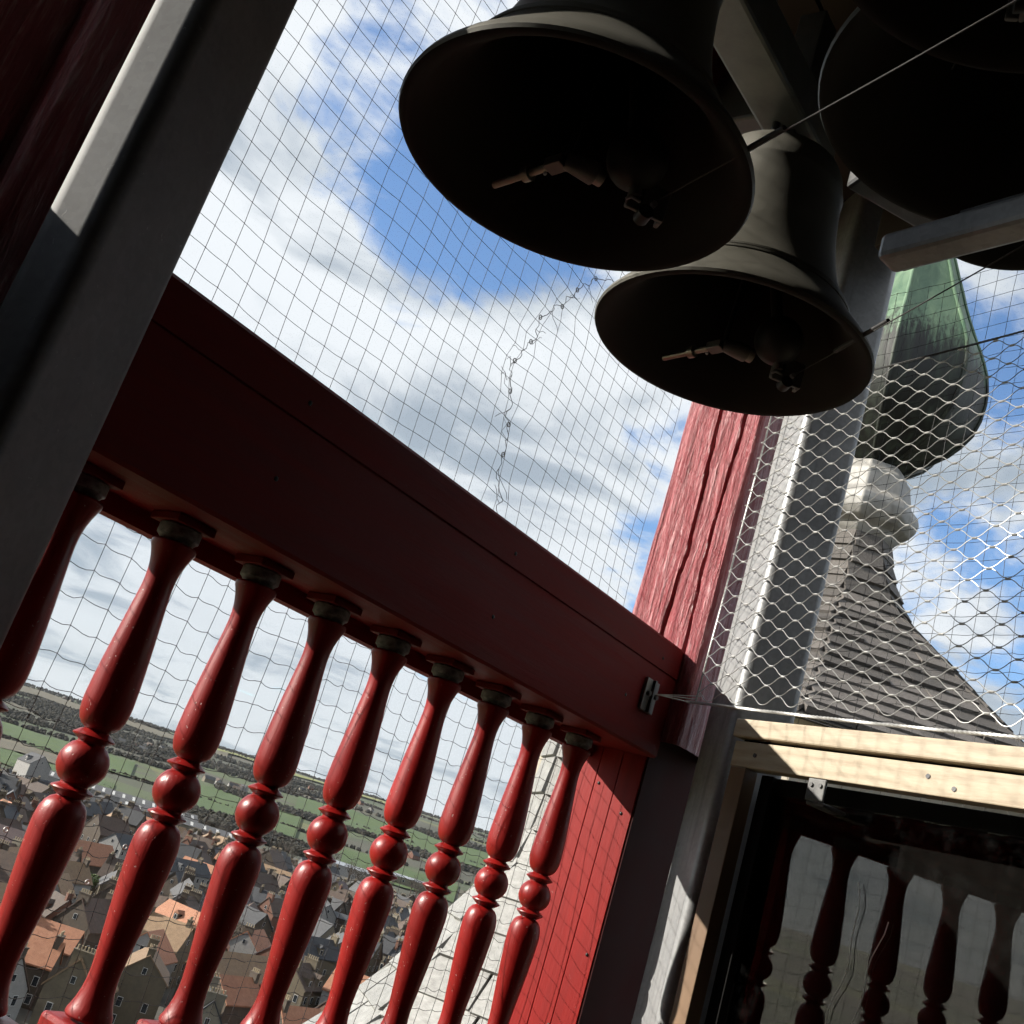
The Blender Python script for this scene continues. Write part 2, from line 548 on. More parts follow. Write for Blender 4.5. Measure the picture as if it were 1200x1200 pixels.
def link(name, me, parent=None, loc=(0, 0, 0), rot=(0, 0, 0), scale=(1, 1, 1)):
    o = bpy.data.objects.new(name, me)
    COL.objects.link(o)
    o.parent = parent
    o.location, o.rotation_euler, o.scale = loc, rot, scale
    if parent is not None:
        WORLD[o.name] = WORLD.get(parent.name, Vector()) + Vector(loc)
    return o


def tag(o, label=None, cat=None, group=None, kind=None):
    if label:
        o['label'] = label
    if cat:
        o['category'] = cat
    if group:
        o['group'] = group
    if kind:
        o['kind'] = kind
    return o


def thing(name, label, cat, loc=(0, 0, 0), group=None, rotz=0.0):
    o = bpy.data.objects.new(name, None)
    COL.objects.link(o)
    o.location = loc
    o.rotation_euler = (0, 0, rotz)
    o.empty_display_size = .1
    WORLD[o.name] = Vector(loc)
    return tag(o, label, cat, group)


def struct(name, mb, mats, **kw):
    return tag(mb.build(name, mats, None, **kw), kind='structure')


def u(x, y, z):
    return Vector((x*S, y*S, z*S))


rng = random.Random(7)

# ------------------------------------------------------------------ the gallery: floor, ceiling, inner walls
ZF, ZC = -1.02, 1.36          # floor and ceiling in layout units
AL = R(161.0)                 # facing of the second side
N2 = Vector((math.cos(AL), math.sin(AL), 0))
T2 = Vector((-math.sin(AL), math.cos(AL), 0))      # along the second side, towards the viewer's right
P2 = Vector((1.582, .708, 0))


def w2(s, off, z):
    """point on the second side: s along it, off towards the inside, z up (layout units)"""
    p = P2 + T2*s + N2*off
    return Vector((p.x*S, p.y*S, z*S))


def w2box(mb, s0, s1, o0, o1, z0, z1, mi=0):
    return mb.hexa([w2(s0, o0, z0), w2(s1, o0, z0), w2(s1, o1, z0), w2(s0, o1, z0), w2(s0, o0, z1), w2(s1, o0, z1), w2(s1, o1, z1), w2(s0, o1, z1)][::1], mi)


fl = struct('gallery_floor', MB().aabb(-1.7*S, 2.0*S, -1.7*S, 1.12*S, (ZF-.12)*S, ZF*S), 'dark_wood')
for k in range(18):
    x0 = -1.68 + k*.2
    MB().aabb(x0*S, (x0+.193)*S, -1.68*S, 1.1*S, ZF*S+.002, ZF*S+.012).build('floor_plank', 'dark_wood', fl)


def ceil_x(y):
    # x of the second side's outer face at this y
    k = (y-P2.y+N2.y*.10)/T2.y
    return P2.x-N2.x*.10+T2.x*k


cmb = MB()
cpl = [(-1.7, -1.8), (ceil_x(-1.8), -1.8), (ceil_x(1.12), 1.12), (-1.7, 1.12)]
cmb.hexa([(x*S, y*S, (ZC+.03)*S) for x, y in cpl]+[(x*S, y*S, (ZC+.15)*S) for x, y in cpl])
cl = struct('gallery_ceiling', cmb, 'dark_wood')
for k in range(15):
    y0, y1 = -1.75+k*.19, -1.75+k*.19+.183
    pts = [(-1.68, y0), (ceil_x(y0)-.01, y0), (ceil_x(y1)-.01, y1), (-1.68, y1)]
    MB().hexa([(x*S, y*S, ZC*S) for x, y in pts]+[(x*S, y*S, (ZC+.026)*S) for x, y in pts]).build('ceiling_plank', 'dark_plank', cl)
struct('wall_back', MB().aabb(-1.7*S, 2.0*S, -1.75*S, -1.66*S, ZF*S, ZC*S), 'dark_wood')
struct('wall_side', MB().aabb(-1.75*S, -1.68*S, -1.7*S, 1.1*S, ZF*S, ZC*S), 'dark_wood')
wr = struct('light_stop_wall', w2box(MB(), .56, 2.3, -.14, -.08, ZF, ZC), 'dark_wood')  # unseen stretch closes the opening early to keep skylight off the rail
# unseen boarding added left of the timber post to block sun and sky
bb = thing('light_block_boards', 'unseen dark boarding added to block light at the far left of the gallery', 'boarding', u(-1.0, .97, ZF))
for k in range(4):
    x0 = -1.66+k*.151
    MB().aabb(x0*S, (x0+.146)*S, .955*S, .985*S, ZF*S, ZC*S).build('board', 'dark_wood', bb, bevel=.003)
pp = thing('shading_parapet', 'red parapet boarding added at the top left edge to shade the near column', 'parapet', u(0, .945, ZF))  # boards added to shade the near column, only the jamb is in view
for k in range(9):
    x0 = -1.115+k*.1515
    MB().aabb(x0*S, (x0+.149)*S, .930*S, .960*S, ZF*S, .395*S).build('board', 'rough_red_timber', pp, bevel=.002)
MB().aabb(-1.115*S, .248*S, .922*S, .970*S, .3955*S, .425*S).build('added_capping', 'red_board', pp, bevel=.004)
MB().aabb(.2505*S, .318*S, .925*S, .965*S, ZF*S, .740*S).build('jamb_board', 'rough_red_timber', pp, bevel=.002)

# ------------------------------------------------------------------ balustrade
BAL_X0, BAL_DX, BAL_N = .5453, .12245, 9
half = [(.0255, 0), (.0250, .006), (.0225, .012), (.0180, .0180), (.0140, .0205), (.0140, .0222), (.0212, .0262), (.0217, .0278), (.0150, .0330), (.0125, .0340),
        (.0128, .0350), (.0175, .0378), (.0212, .0425), (.0237, .0495), (.0250, .0585), (.0252, .066), (.0244, .085), (.0230, .106), (.0210, .131), (.0187, .156),
        (.0167, .178), (.0158, .192), (.0160, .203), (.0172, .213), (.0194, .222), (.0220, .2295), (.0242, .234), (.0246, .238), (.0232, .240)]
prof = [(r, -.037 - z*.985) for r, z in reversed(half)] + [(r, -.037 + z) for r, z in half[1:]]
prof = [(r*S, z*S) for r, z in prof]
bal = thing('balustrade', 'dark red painted wooden balustrade with turned balusters in front of the town', 'balustrade', u(1.05, 1.0, ZF))
# deep top rail with two run grooves on its inner face, profile swept along the bay
yi, yo, zb, zt = .922, 1.07, .232, .426
pr = [(yi, zb+.004), (yi+.004, zb), (yo-.004, zb), (yo, zb+.004), (yo, zt-.006), (yo-.006, zt), (yi+.006, zt), (yi, zt-.006),
      (yi, .3715), (yi+.003, .3705), (yi+.003, .3685), (yi, .3675)]


def rail(name, prf, x0, x1, m, parent, nseg=24):
    mb = MB()
    n = len(prf)
    vs_, fs = [], []
    for i in range(nseg+1):
        x = x0+(x1-x0)*i/nseg
        w = .0012*noise.noise(Vector((x*3, 1.3, 0)))
        for (y, z) in prf:
            vs_.append(((x)*S, (y+w)*S, (z+w*.8)*S))
    for i in range(nseg):
        for k in range(n):
            k2 = (k+1) % n
            fs.append((i*n+k, (i+1)*n+k, (i+1)*n+k2, i*n+k2))
    fs.append(tuple(range(n)))
    fs.append(tuple(nseg*n+k for k in reversed(range(n))))
    mb.add(vs_, fs)
    return mb.build(name, m, parent, smooth=30)


rail('top_rail', pr, .465, 1.648, 'red_board', bal)
prb = [(.93, -.40), (1.06, -.40), (1.06, -.318), (1.054, -.312), (.936, -.312), (.93, -.318)]
rail('fascia', [(1.046, .2100), (1.069, .2100), (1.071, .2120), (1.071, .2318), (1.046, .2318)], .465, 1.648, 'red_board', bal)
rail('bottom_rail', prb, .465, 1.648, 'red_board', bal)
for (x, z) in ((.70, .30), (.705, .395), (1.12, .295), (1.125, .39), (1.50, .30), (1.585, .39)):
    MB().ball(u(x, .9218, z), .0034, 8, 4, 0, (1, .5, 1)).build('nail_head', 'iron_black', bal, smooth=60)
mbb = MB().lathe(prof, 40)
bal_mesh = mbb.mesh('baluster', 'red_paint', smooth=32)
hw = .0335*S
simple('worn_capital', (.05, .042, .04), (.19, .175, .165), 130, .6, 0, .2, .001, detail=3)
capm = MB().lathe([(r*S, z*S) for r, z in ((.0165, .2025), (.0205, .2085), (.0228, .2100), (.0232, .2110), (.0232, .2205), (.0215, .2225))], 28)
cap_mesh = capm.mesh('capital', 'worn_capital', smooth=35)
blk = MB().aabb(-.0255*S, .0255*S, -.0255*S, .0255*S, .2226*S, .2315*S).mesh('block', 'red_board', bevel=.0012)
bs = MB().aabb(-hw, hw, -hw, hw, -.3125*S, (-.037-.236)*S-.004)
base_mesh = bs.mesh('base_block', 'red_paint', bevel=.006, bseg=3)
for k in range(BAL_N):
    x = (BAL_X0+BAL_DX*k)*S
    rel = Vector((x, 1.0*S, 0))-WORLD[bal.name]
    b = link('baluster', bal_mesh, bal, rel, (0, 0, .7*k))
    link('capital', cap_mesh, b, (0, 0, 0), (0, 0, -.7*k))
    link('top_block', blk, b, (0, 0, 0), (0, 0, -.7*k))
    link('base_block', base_mesh, b, (0, 0, 0), (0, 0, -.7*k))

# ------------------------------------------------------------------ timber posts


def rough_post(name, label, x0, x1, y0, y1, z0, z1, seed, cracks, nx=30, nz=150):
    """split, hand-hewn post: four displaced faces and deep drying checks"""
    t = thing(name, label, 'post', u((x0+x1)/2, (y0+y1)/2, ZF))
    mb = MB()
    ring = []
    per = [((x0, y1), (x0, y0)), ((x0, y0), (x1, y0)), ((x1, y0), (x1, y1)), ((x1, y1), (x0, y1))]
    cols = []
    for fi, (a, b) in enumerate(per):
        for i in range(nx):
            f = i/nx
            cols.append((fi, f, a[0]+(b[0]-a[0])*f, a[1]+(b[1]-a[1])*f))
    nrm = [(-1, 0), (0, -1), (1, 0), (0, 1)]
    cx, cy = (x0+x1)/2, (y0+y1)/2
    vs_, fs = [], []
    m = len(cols)
    for j in range(nz+1):
        z = z0+(z1-z0)*j/nz
        for (fi, f, x, y) in cols:
            p = Vector((x*55, y*55, z*5+seed))
            d = .0026*noise.noise(p)+.0016*noise.noise(p*2.7)+.004*noise.noise(Vector((x*6, y*6, z*2.5+seed)))
            ed = min(f, 1-f)
            round_ = .006*max(0, 1-ed/.06)**2
            d -= round_
            for (cf, cpos, wdt, dep, wob) in cracks:
                if cf == fi:
                    pos = cpos+wob*noise.noise(Vector((z*4+seed, cpos*9, 0)))+.012*noise.noise(Vector((z*22, cpos*3, seed)))
                    amp = .6+.6*noise.noise(Vector((z*3.1, seed, cpos)))
                    k = max(0, 1-abs(f-pos)/wdt)
                    d -= dep*max(.25, amp)*k
            q = nrm[fi]
            vs_.append(((x+q[0]*d)*S, (y+q[1]*d)*S, z*S))
    for j in range(nz):
        for i in range(m):
            i2 = (i+1) % m
            fs.append((j*m+i, j*m+i2, (j+1)*m+i2, (j+1)*m+i))
    mb.add(vs_, fs)
    mb.build('timber', 'rough_red_timber', t, smooth=50)
    return t


cp = rough_post('corner_post', 'sunlit cracked red timber post at the far corner', 1.65, 1.83, .889, 1.05, .262, ZC-.005, 3.0,
                [(0, .47, .022, .026, .06), (0, .76, .018, .018, .05), (1, .5, .03, .008, .06)], nx=56, nz=200)
# planed lower casing of the same post, boards with joints between them
w0 = 1.652
for (a, b) in ((.942, .9865), (.9875, 1.0285), (1.0295, 1.085)):
    MB().aabb(w0*S, (w0+.03)*S, a*S, b*S, ZF*S, .2505*S).build('casing_board', 'red_panel', cp, bevel=.0010)
MB().aabb((w0+.031)*S, 1.86*S, .9605*S, 1.0845*S, ZF*S, .2505*S).build('lower_post', 'red_panel', cp, bevel=.002)
MB().aabb((w0+.002)*S, 2.10*S, .938*S, .9415*S, ZF*S, .3*S).build('painted_shade_board', 'shade_dark_red', cp)  # added sheet whose dark colour stands in for shade on the lower post
MB().aabb((w0+.031)*S, 2.10*S, .942*S, .960*S, ZF*S, .2505*S).build('shade_packing_board', 'shade_dark_red', cp)
for (a, b) in ((.962, .13), (.955, -.10), (1.02, .17), (.99, -.22)):
    MB().ball(u(w0-.0005, a, b), .0032, 8, 4, 0, (.5, 1, 1)).build('nail_head', 'iron_black', cp, smooth=60)
tl = rough_post('timber_post', 'dim red timber post behind the near steel column at the left edge', .312, .462, .889, 1.05, ZF, ZC-.005, 11.0,
                [(0, .35, .04, .016, .1), (1, .6, .03, .01, .08)], nx=22, nz=170)
# rope plate bolted to the rail end
pl = thing('rope_plate', 'small grey steel plate with two bolts on the rail end by the corner', 'plate', u(1.60, .905, .27))
MB().box(u(1.565, .918, .318), u(.021, 0, 0), u(0, .003, 0), u(0, 0, .027)).build('plate', 'clapper_grey', pl, bevel=.001)
MB().box(u(1.565, .9125, .318), u(.003, 0, 0), u(0, .003, 0), u(0, 0, .027)).build('rib', 'clip_metal', pl, bevel=.0008)
for dx in (-.012, .013):
    MB().tube([u(1.565+dx, .9165, .320), u(1.565+dx, .909, .320)], .0048, 6).build('bolt', 'dark_steel', pl)

# header beams over the two openings
hb = thing('header_beam', 'dark red timber lintel over the netted opening', 'beam', u(1, 1, 1.24))
MB().aabb(.3*S, 1.85*S, .90*S, 1.08*S, 1.245*S, 1.355*S).build('beam', 'red_board', hb, bevel=.006)
hb2 = thing('header_beam', 'dark lintel above the steel mesh on the right side', 'beam', w2(.5, 0, 1.2))
w2box(MB(), -.02, 1.2, -.09, .0, 1.20, 1.355).build('beam', 'dark_wood', hb2, bevel=.006)

# ------------------------------------------------------------------ galvanised steel columns


def tube_column(name, label, corner, az, s, z0, z1, sb_=None, m='galvanised_steel'):
    a = Vector((math.cos(R(az-90)), math.sin(R(az-90)), 0))      # along the first face, away from the near corner
    b = Vector((math.cos(R(az+180)), math.sin(R(az+180)), 0))
    t = thing(name, label, 'column', (corner[0]*S, corner[1]*S, z0*S))
    sb_ = sb_ or s
    c = Vector((corner[0], corner[1], 0))+a*(s/2)+b*(sb_/2)
    rr = .014
    pts = []
    for (sa, sb, st) in ((-1, -1, 180), (1, -1, 270), (1, 1, 0), (-1, 1, 90)):
        for k in range(-1, 6):                     # the rounded corner, with a support edge on the flat either side of it
            an = R(st+min(4, max(0, k))*22.5)
            ex = -.0012 if k < 0 else .0012 if k > 4 else 0.0
            pts.append(c+a*(sa*(s/2-rr)+rr*math.cos(an)-ex*math.sin(an))+b*(sb*(sb_/2-rr)+rr*math.sin(an)+ex*math.cos(an)))
    mb = MB()
    n = len(pts)
    zs = [z0+(z1-z0)*i/10 for i in range(11)]
    vs_ = [((p.x)*S, (p.y)*S, z*S) for z in zs for p in pts]
    fs = []
    for i in range(10):
        for k in range(n):
            k2 = (k+1) % n
            fs.append((i*n+k, i*n+k2, (i+1)*n+k2, (i+1)*n+k))
    fs.append(tuple(reversed(range(n))))
    fs.append(tuple(10*n+k for k in range(n)))
    mb.add(vs_, fs)
    me = mb.build('tube', m, t, smooth=40)
    bm = bmesh.new()
    bm.from_mesh(me.data)
    bmesh.ops.recalc_face_normals(bm, faces=bm.faces)
    bm.to_mesh(me.data)
    bm.free()
    return t, c, a, b


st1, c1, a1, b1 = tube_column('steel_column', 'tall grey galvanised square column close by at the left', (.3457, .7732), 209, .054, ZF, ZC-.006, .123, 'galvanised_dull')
st2, c2, a2, b2 = tube_column('steel_column', 'galvanised square column with one white sunlit face at the corner behind the steel mesh', (1.60, .779), 140, .109, ZF, ZC-.006)
# base plates
for t_, c_, s_ in ((st1, c1, .068), (st2, c2, .09)):
    MB().aabb((c_.x-s_)*S, (c_.x+s_)*S, (c_.y-s_)*S, (c_.y+s_)*S, ZF*S+.0125, ZF*S+.026).build('base_plate', 'galvanised_steel', t_, bevel=.002)
# slotted lugs on the far column, high up
for k, z in enumerate((1.02, .95, .90, .86)):
    p = Vector((c2.x, c2.y, z))+a2*.02-b2*.0+(-b2)*0
    q = c2+b2*.03-a2*-.0
    e = Vector((c2.x, c2.y, 0))+Vector((math.cos(R(-40)), math.sin(R(-40)), 0))*0.06
    MB().box(Vector((e.x*S, e.y*S, z*S)), T2*.008*S, N2*.008*S, Vector((0, 0, .006*S))).build('lug', 'dark_steel', st2, bevel=.001)

# ------------------------------------------------------------------ glazed panel on the second side
gp = thing('glazed_panel', 'wooden framed acrylic panel reflecting the balustrade, below the steel mesh', 'panel', w2(.4, 0, ZF))
w2box(MB(), -.046, 1.15, -.012, .016, .238, .278).build('top_board', 'pale_wood', gp, bevel=.0015)
w2box(MB(), -.050, 1.15, -.020, .022, .283, .312).build('cap_board', 'pale_wood', gp, bevel=.003)
w2box(MB(), -.040, 1.15, -.010, .004, .2785, .2828).build('joint_strip', 'black_board', gp)
w2box(MB(), -.044, -.012, -.012, .016, ZF+.012, .2375).build('side_board', 'brown_wood', gp, bevel=.0015)
w2box(MB(), -.0115, .012, -.081, -.020, ZF+.012, .2375).build('inner_stile', 'black_board', gp, bevel=.002)
w2box(MB(), .0125, 1.15, -.081, -.030, .2125, .2375).build('inner_rail', 'black_board', gp, bevel=.002)
w2box(MB(), .0125, 1.15, -.038, -.0345, ZF+.012, .2120).build('pane', 'acrylic_pane', gp)
w2box(MB(), -.0115, 1.15, -.098, -.0812, ZF+.012, .2375).build('backing', 'black_board', gp)
for s in (.13, .62, 1.02):
    cbox = w2box(MB(), s-.016, s+.016, .0165, .021, .205, .2365)
    w2box(cbox, s-.016, s+.016, -.034, .0165, .199, .2049)
    ck = cbox.build('clip', 'clip_metal', gp, bevel=.0018)
    for ds in (-.008, .008):
        MB().tube([w2(s+ds, .0208, .227), w2(s+ds, .0235, .227)], .0034, 10).build('screw', 'dark_steel', ck, smooth=40)
for s, z in ((.0, .258), (.30, .262), (.34, .250), (.62, .258), (.95, .260)):
    MB().tube([w2(s, .0155, z), w2(s, .0172, z)], .0036, 10).build('screw', 'dark_steel', gp, smooth=40)
# pale threads hanging against the pane
for k, (s, z0, ln) in enumerate(((.19, .115, .5), (.235, .075, .5))):
    th = thing('loose_thread', ['longer pale thread hanging against the acrylic pane', 'frayed pale thread hanging by the second reflected baluster'][k], 'thread', w2(s, -.033, z0-ln))
    pts = [w2(s+.004*math.sin(i*1.1+k)+.010*math.sin(i*.35+k*2), -.0325+.001*math.sin(i), z0-ln*i/30) for i in range(31)]
    MB().tube(pts, .0007, 5).build('strand', 'pale_thread', th, smooth=60)

# ------------------------------------------------------------------ bells


def bell(name, label, c, Rm, seed, hardware=True, turn=0.0, yoke=True):
    """mouth centre c (layout units), mouth radius Rm; profile scaled from the radius"""
    t = thing(name, label, 'bell', u(*c), 'carillon bells')
    k = Rm*S
    H = 1.62
    outer = [(.990, 0.0), (1.0, .018), (.992, .045), (.950, .105), (.895, .170), (.838, .238), (.790, .305), (.764, .350), (.770, .356), (.770, .372), (.752, .378),
             (.746, .384), (.752, .390), (.752, .404), (.732, .412), (.685, .50), (.636, .61), (.596, .74), (.564, .88), (.541, 1.02), (.525, 1.18), (.516, 1.32),
             (.523, 1.335), (.523, 1.352), (.513, 1.360), (.508, 1.42), (.492, 1.49), (.458, 1.56), (.40, 1.61), (.31, 1.645), (.20, 1.665), (.0, 1.68)]
    inner = [(.965, -.004), (.94, .0), (.89, .045), (.82, .12), (.75, .22), (.68, .36), (.61, .52), (.555, .68), (.515, .86), (.49, 1.05), (.475, 1.22), (.45, 1.40), (.38, 1.52), (.2, 1.58), (.0, 1.59)]
    seg = 72
    mb = MB().lathe([(r*k, z*k) for r, z in outer], seg, u(*c), 0, cap=False)
    mb.build('bell_body', 'bell_bronze', t, smooth=35)
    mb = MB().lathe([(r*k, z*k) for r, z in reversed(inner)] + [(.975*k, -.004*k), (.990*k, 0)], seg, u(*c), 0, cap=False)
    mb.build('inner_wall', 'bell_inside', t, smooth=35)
    C = u(*c)

    def at(a, r, z):
        return C+Vector((math.cos(R(a+turn))*r*k, math.sin(R(a+turn))*r*k, z*k))
    # clapper: stem hung in the crown, ball near the lip
    MB().tube([C+Vector((0, 0, 1.5*k)), at(-38, .10, 1.0), at(-38, .30, .34)], [.028*k, .034*k, .045*k], 10).build('clapper_stem', 'iron_black', t, smooth=50)
    MB().ball(at(-38, .34, .22), .175*k, 22, 14, 0, (1, 1, 1.05)).build('clapper_ball', 'iron_black', t, smooth=60)
    if hardware:
        # adjusting bracket under the ball
        mb = MB()
        p = at(-37, .47, .02)
        ax = Vector((math.cos(R(-38+turn)), math.sin(R(-38+turn)), 0))
        ay = Vector((-ax.y, ax.x, 0))
        az = Vector((0, 0, 1))
        mb.box(p, ax*.115*k, ay*.013*k, az*.10*k)
        mb.box(p+ax*.10*k+ay*.044*k, ax*.014*k, ay*.03*k, az*.10*k)
        mb.box(p-ax*.10*k+ay*.034*k, ax*.014*k, ay*.02*k, az*.075*k)
        br = mb.build('bracket', 'clapper_grey', t, bevel=.0016)
        MB().box(p-ay*.0140*k-ax*.045*k, ax*.012*k, ay*.002*k, az*.055*k).build('slot', 'iron_black', br)
        MB().tube([p-ay*.04*k-az*.03*k+ax*.03*k, p+ay*.05*k-az*.03*k+ax*.03*k], .020*k, 6).build('bolt', 'stainless', br)
        MB().tube([p-ay*.03*k-az*.055*k-ax*.05*k, p-ay*.055*k-az*.065*k-ax*.11*k, p-ay*.03*k-az*.075*k-ax*.13*k], .009*k, 6).build('hook', 'stainless', br, smooth=60)
        MB().tube([at(-38, .36, .10), at(-38, .39, .0)], .035*k, 10).build('clapper_tail', 'clapper_grey', t, smooth=60)
        MB().tube([p-az*.09*k-ay*.03*k, p-az*.10*k+ay*.05*k], .045*k, 12).build('roller', 'iron_black', t, smooth=50)
        # return spring rod with collar, joint and drum
        mb = MB()
        q0, q1 = at(84, .60, .02), at(84, .06, .05)
        MB().tube([q0, q0*.22+q1*.78], .022*k, 12).build('rod', 'brass', t, smooth=50)
        cpt = q0*.52+q1*.48
        dr = (q1-q0).normalized()
        MB().tube([cpt-dr*.025*k, cpt+dr*.025*k], .045*k, 12).build('collar', 'brass', t, smooth=50)
        sd = Vector((-dr.y, dr.x, 0))
        jm = MB().box(q0*.12+q1*.88, dr*.06*k, sd*.045*k, az*.03*k)
        jj = jm.build('joint', 'clapper_grey', t, bevel=.0012)
        MB().ball(q0*.25+q1*.75-az*.04*k, .012*k, 8, 5).build('rivet', 'stainless', jj, smooth=60)
        MB().tube([q1, q1+sd*.06*k+dr*.05*k, q1+sd*.15*k+dr*.09*k], [.045*k, .062*k, .066*k], 14).build('drum', 'clapper_grey', t, smooth=40)
        MB().tube([q1+sd*.15*k+dr*.09*k, q1+sd*.20*k+dr*.11*k], .050*k, 14).build('drum_cap', 'brass', t, smooth=40)
        MB().tube([q1+az*.02*k, C+Vector((0, 0, 1.4*k))], .02*k, 8).build('spring_stem', 'iron_black', t, smooth=50)
    # hanging gear
    if yoke:
        mb = MB()
        zt_ = (c[2]+Rm*1.68)*S
        mb.aabb(C.x-.10*k, C.x+.10*k, C.y-.10*k, C.y+.10*k, zt_-.02*k, zt_+.22*k)
        mb.build('crown_block', 'iron_black', t, bevel=.003)
        for dx in (-.2, .2):
            MB().tube([Vector((C.x+dx*k, C.y, zt_-.06*k)), Vector((C.x+dx*k, C.y, zt_+.3*k))], .03*k, 8).build('hanger_bolt', 'dark_steel', t, smooth=40)
    return t


bell('bell', 'larger bronze bell nearest the camera with its wide mouth at top centre', (.652, .614, .620), .1747, 1, True, 0)
bell('bell', 'bronze bell behind and below the largest, in front of the red corner post', (1.085, .655, .680), .180, 2, True, -4)
bell('bell', 'dark bell in shadow behind the stub steel beam at the right', (.87, .275, .80), .200, 3, False, 20)
bell('bell', 'dark bell high up at the top right corner', (.60, .20, .74), .170, 4, True, 60)
bell('bell', 'small dark bell above the second bell near the ceiling', (1.34, .42, 1.03), .115, 5, False, 0)

# the bell frame: box beams under the ceiling
bf = thing('bell_carrier', 'dark steel bell carrier of box beams under the ceiling', 'steelwork', u(.9, .5, 1.0))


def beam(mb, p, q, hw_, hh_, up=(0, 0, 1)):
    p, q = Vector(p)*S, Vector(q)*S
    d = (q-p)
    L = d.length
    d.normalize()
    sd = d.cross(Vector(up)).normalized()
    vv = sd.cross(d)
    return mb.box((p+q)/2, d*L/2, sd*hw_*S, vv*hh_*S)


beam(MB(), (-.6, .614, .975), (1.16, .65, 1.05), .034, .034).build('longitudinal_beam', 'clapper_grey', bf, bevel=.006)
beam(MB(), (-.6, .20, 1.16), (1.05, .24, 1.16), .05, .04).build('longitudinal_beam', 'dark_steel', bf, bevel=.006)
for x in (.1, .86, 1.28):
    beam(MB(), (x, -.6, 1.26), (x, .92, 1.26), .05, .05).build('cross_beam', 'dark_steel', bf, bevel=.006)
d2 = Vector((-N2.x, -N2.y, 0))
pA = Vector((.935, .540, .90))
d2 = Vector((.841, -.542, 0))
beam(MB(), pA+d2*.085, pA+d2*.27, .034, .034).build('rafter_beam', 'dark_steel', bf, bevel=.006)
for k in range(2):
    q = pA+d2*(.11+.07*k)
    MB().tube([Vector((q.x, q.y, .945))*S, Vector((q.x, q.y, .965))*S], .010, 6).build('bolt', 'stainless', bf)
for x, y in ((.652, .614), (1.085, .655), (.87, .275), (.60, .20)):
    MB().aabb((x-.02)*S, (x+.02)*S, (y-.02)*S, (y+.02)*S, .99*S, 1.22*S).build('hanger', 'dark_steel', bf, bevel=.002)
MB().aabb(1.32*S, 1.36*S, .40*S, .44*S, 1.2*S, 1.3*S).build('hanger', 'dark_steel', bf, bevel=.002)

sb = thing('stub_beam', 'grey steel box beam with a bright cut end in front of the copper dome', 'beam', u(.87, .3, .66))
tb = Vector((math.cos(R(75)), math.sin(R(75)), 0))
pe = Vector((.893, .392, .664))
beam(MB(), pe, pe-tb*.62, .0165, .0145).build('box_beam', 'galvanised_steel', sb, bevel=.006)
beam(MB(), pe-tb*.08+Vector((0, 0, .0172)), pe-tb*.62+Vector((0, 0, .0172)), .011, .0025).build('top_plate', 'dark_steel', sb)

# pull wires between the clappers and the linkage


def wire(label, p, q, sleeve=None):
    p, q = Vector(p)*S, Vector(q)*S
    t = thing('pull_wire', label, 'wire', p, 'bell pull wires')
    MB().tube([p.lerp(q, i/8)-Vector((0, 0, .004*math.sin(math.pi*i/8))) for i in range(9)], .0009, 6).build('strand', 'iron_black', t, smooth=60)
    if sleeve:
        MB().tube([p.lerp(q, sleeve[0]), p.lerp(q, sleeve[1])], .0032, 8).build('turnbuckle', 'dark_steel', t, smooth=50)
    return t


wire('thin bell wire running up right from the clapper of the largest bell', (.725, .565, .625), (.50, .02, .632), (.20, .30))
wire('bell wire rising across the copper dome from the second bell', (1.172, .615, .684), (.80, .10, .690), (.18, .34))
wire('short thin wire high up among the dark bells', (.80, .33, .80), (.45, .10, .82))

# ------------------------------------------------------------------ nets


def bird_net(name, label, fpos, nu, nv, thick, seed, seam=None, wob=.004):
    """fpos(i, j) -> world point of knot; threads between knots, horizontals sag"""
    rg = random.Random(seed)
    t = thing(name, label, 'net', fpos(nu/2, 0))
    knots = {}
    for i in range(nu+1):
        for j in range(nv+1):
            knots[i, j] = fpos(i, j)
    vert, hor, kn = MB(), MB(), MB()
    for i in range(nu+1):
        vert.tube([knots[i, j] for j in range(nv+1)], thick, 3, cap=False)
    for j in range(nv+1):
        pts = []
        for i in range(nu):
            a, b = knots[i, j], knots[i+1, j]
            wv = max(.12, min(1.0, 1-(a.z/S-.30)/.35))       # slack below the rail, taut above it
            sag = rg.uniform(.0004, .0050)*wv
            sk = rg.uniform(-.0018, .0018)*wv
            for k in range(4):
                f = k/4
                pts.append(a.lerp(b, f)-Vector((0, 0, sag*math.sin(math.pi*f)+sk*math.sin(2*math.pi*f))))
        pts.append(knots[nu, j])
        hor.tube(pts, thick, 3, cap=False)
    for p in knots.values():
        kn.add([p+Vector(d)*thick*2.1 for d in ((1, 0, 0), (-1, 0, 0), (0, 1, 0), (0, -1, 0), (0, 0, 1), (0, 0, -1))],
               [(0, 2, 4), (2, 1, 4), (1, 3, 4), (3, 0, 4), (2, 0, 5), (1, 2, 5), (3, 1, 5), (0, 3, 5)])
    vert.build('upright_threads', 'net_thread', t)
    hor.build('cross_threads', 'net_thread', t)
    tag(kn.build('knots', 'net_thread', t), kind='stuff')
    return t, knots


NU, NV = 40, 60
SEAM = [(.40, 1.30), (.509, 1.272), (.562, 1.255), (.615, 1.237), (.666, 1.240), (.687, 1.211), (.721, 1.200), (.784, 1.212), (.855, 1.233), (.921, 1.282), (.997, 1.33), (1.047, 1.433), (1.2, 1.6)]


def seam_x(z):
    for (z0, x0), (z1, x1) in zip(SEAM, SEAM[1:]):
        if z0 <= z <= z1:
            return x0+(x1-x0)*(z-z0)/(z1-z0)
    return 1.3



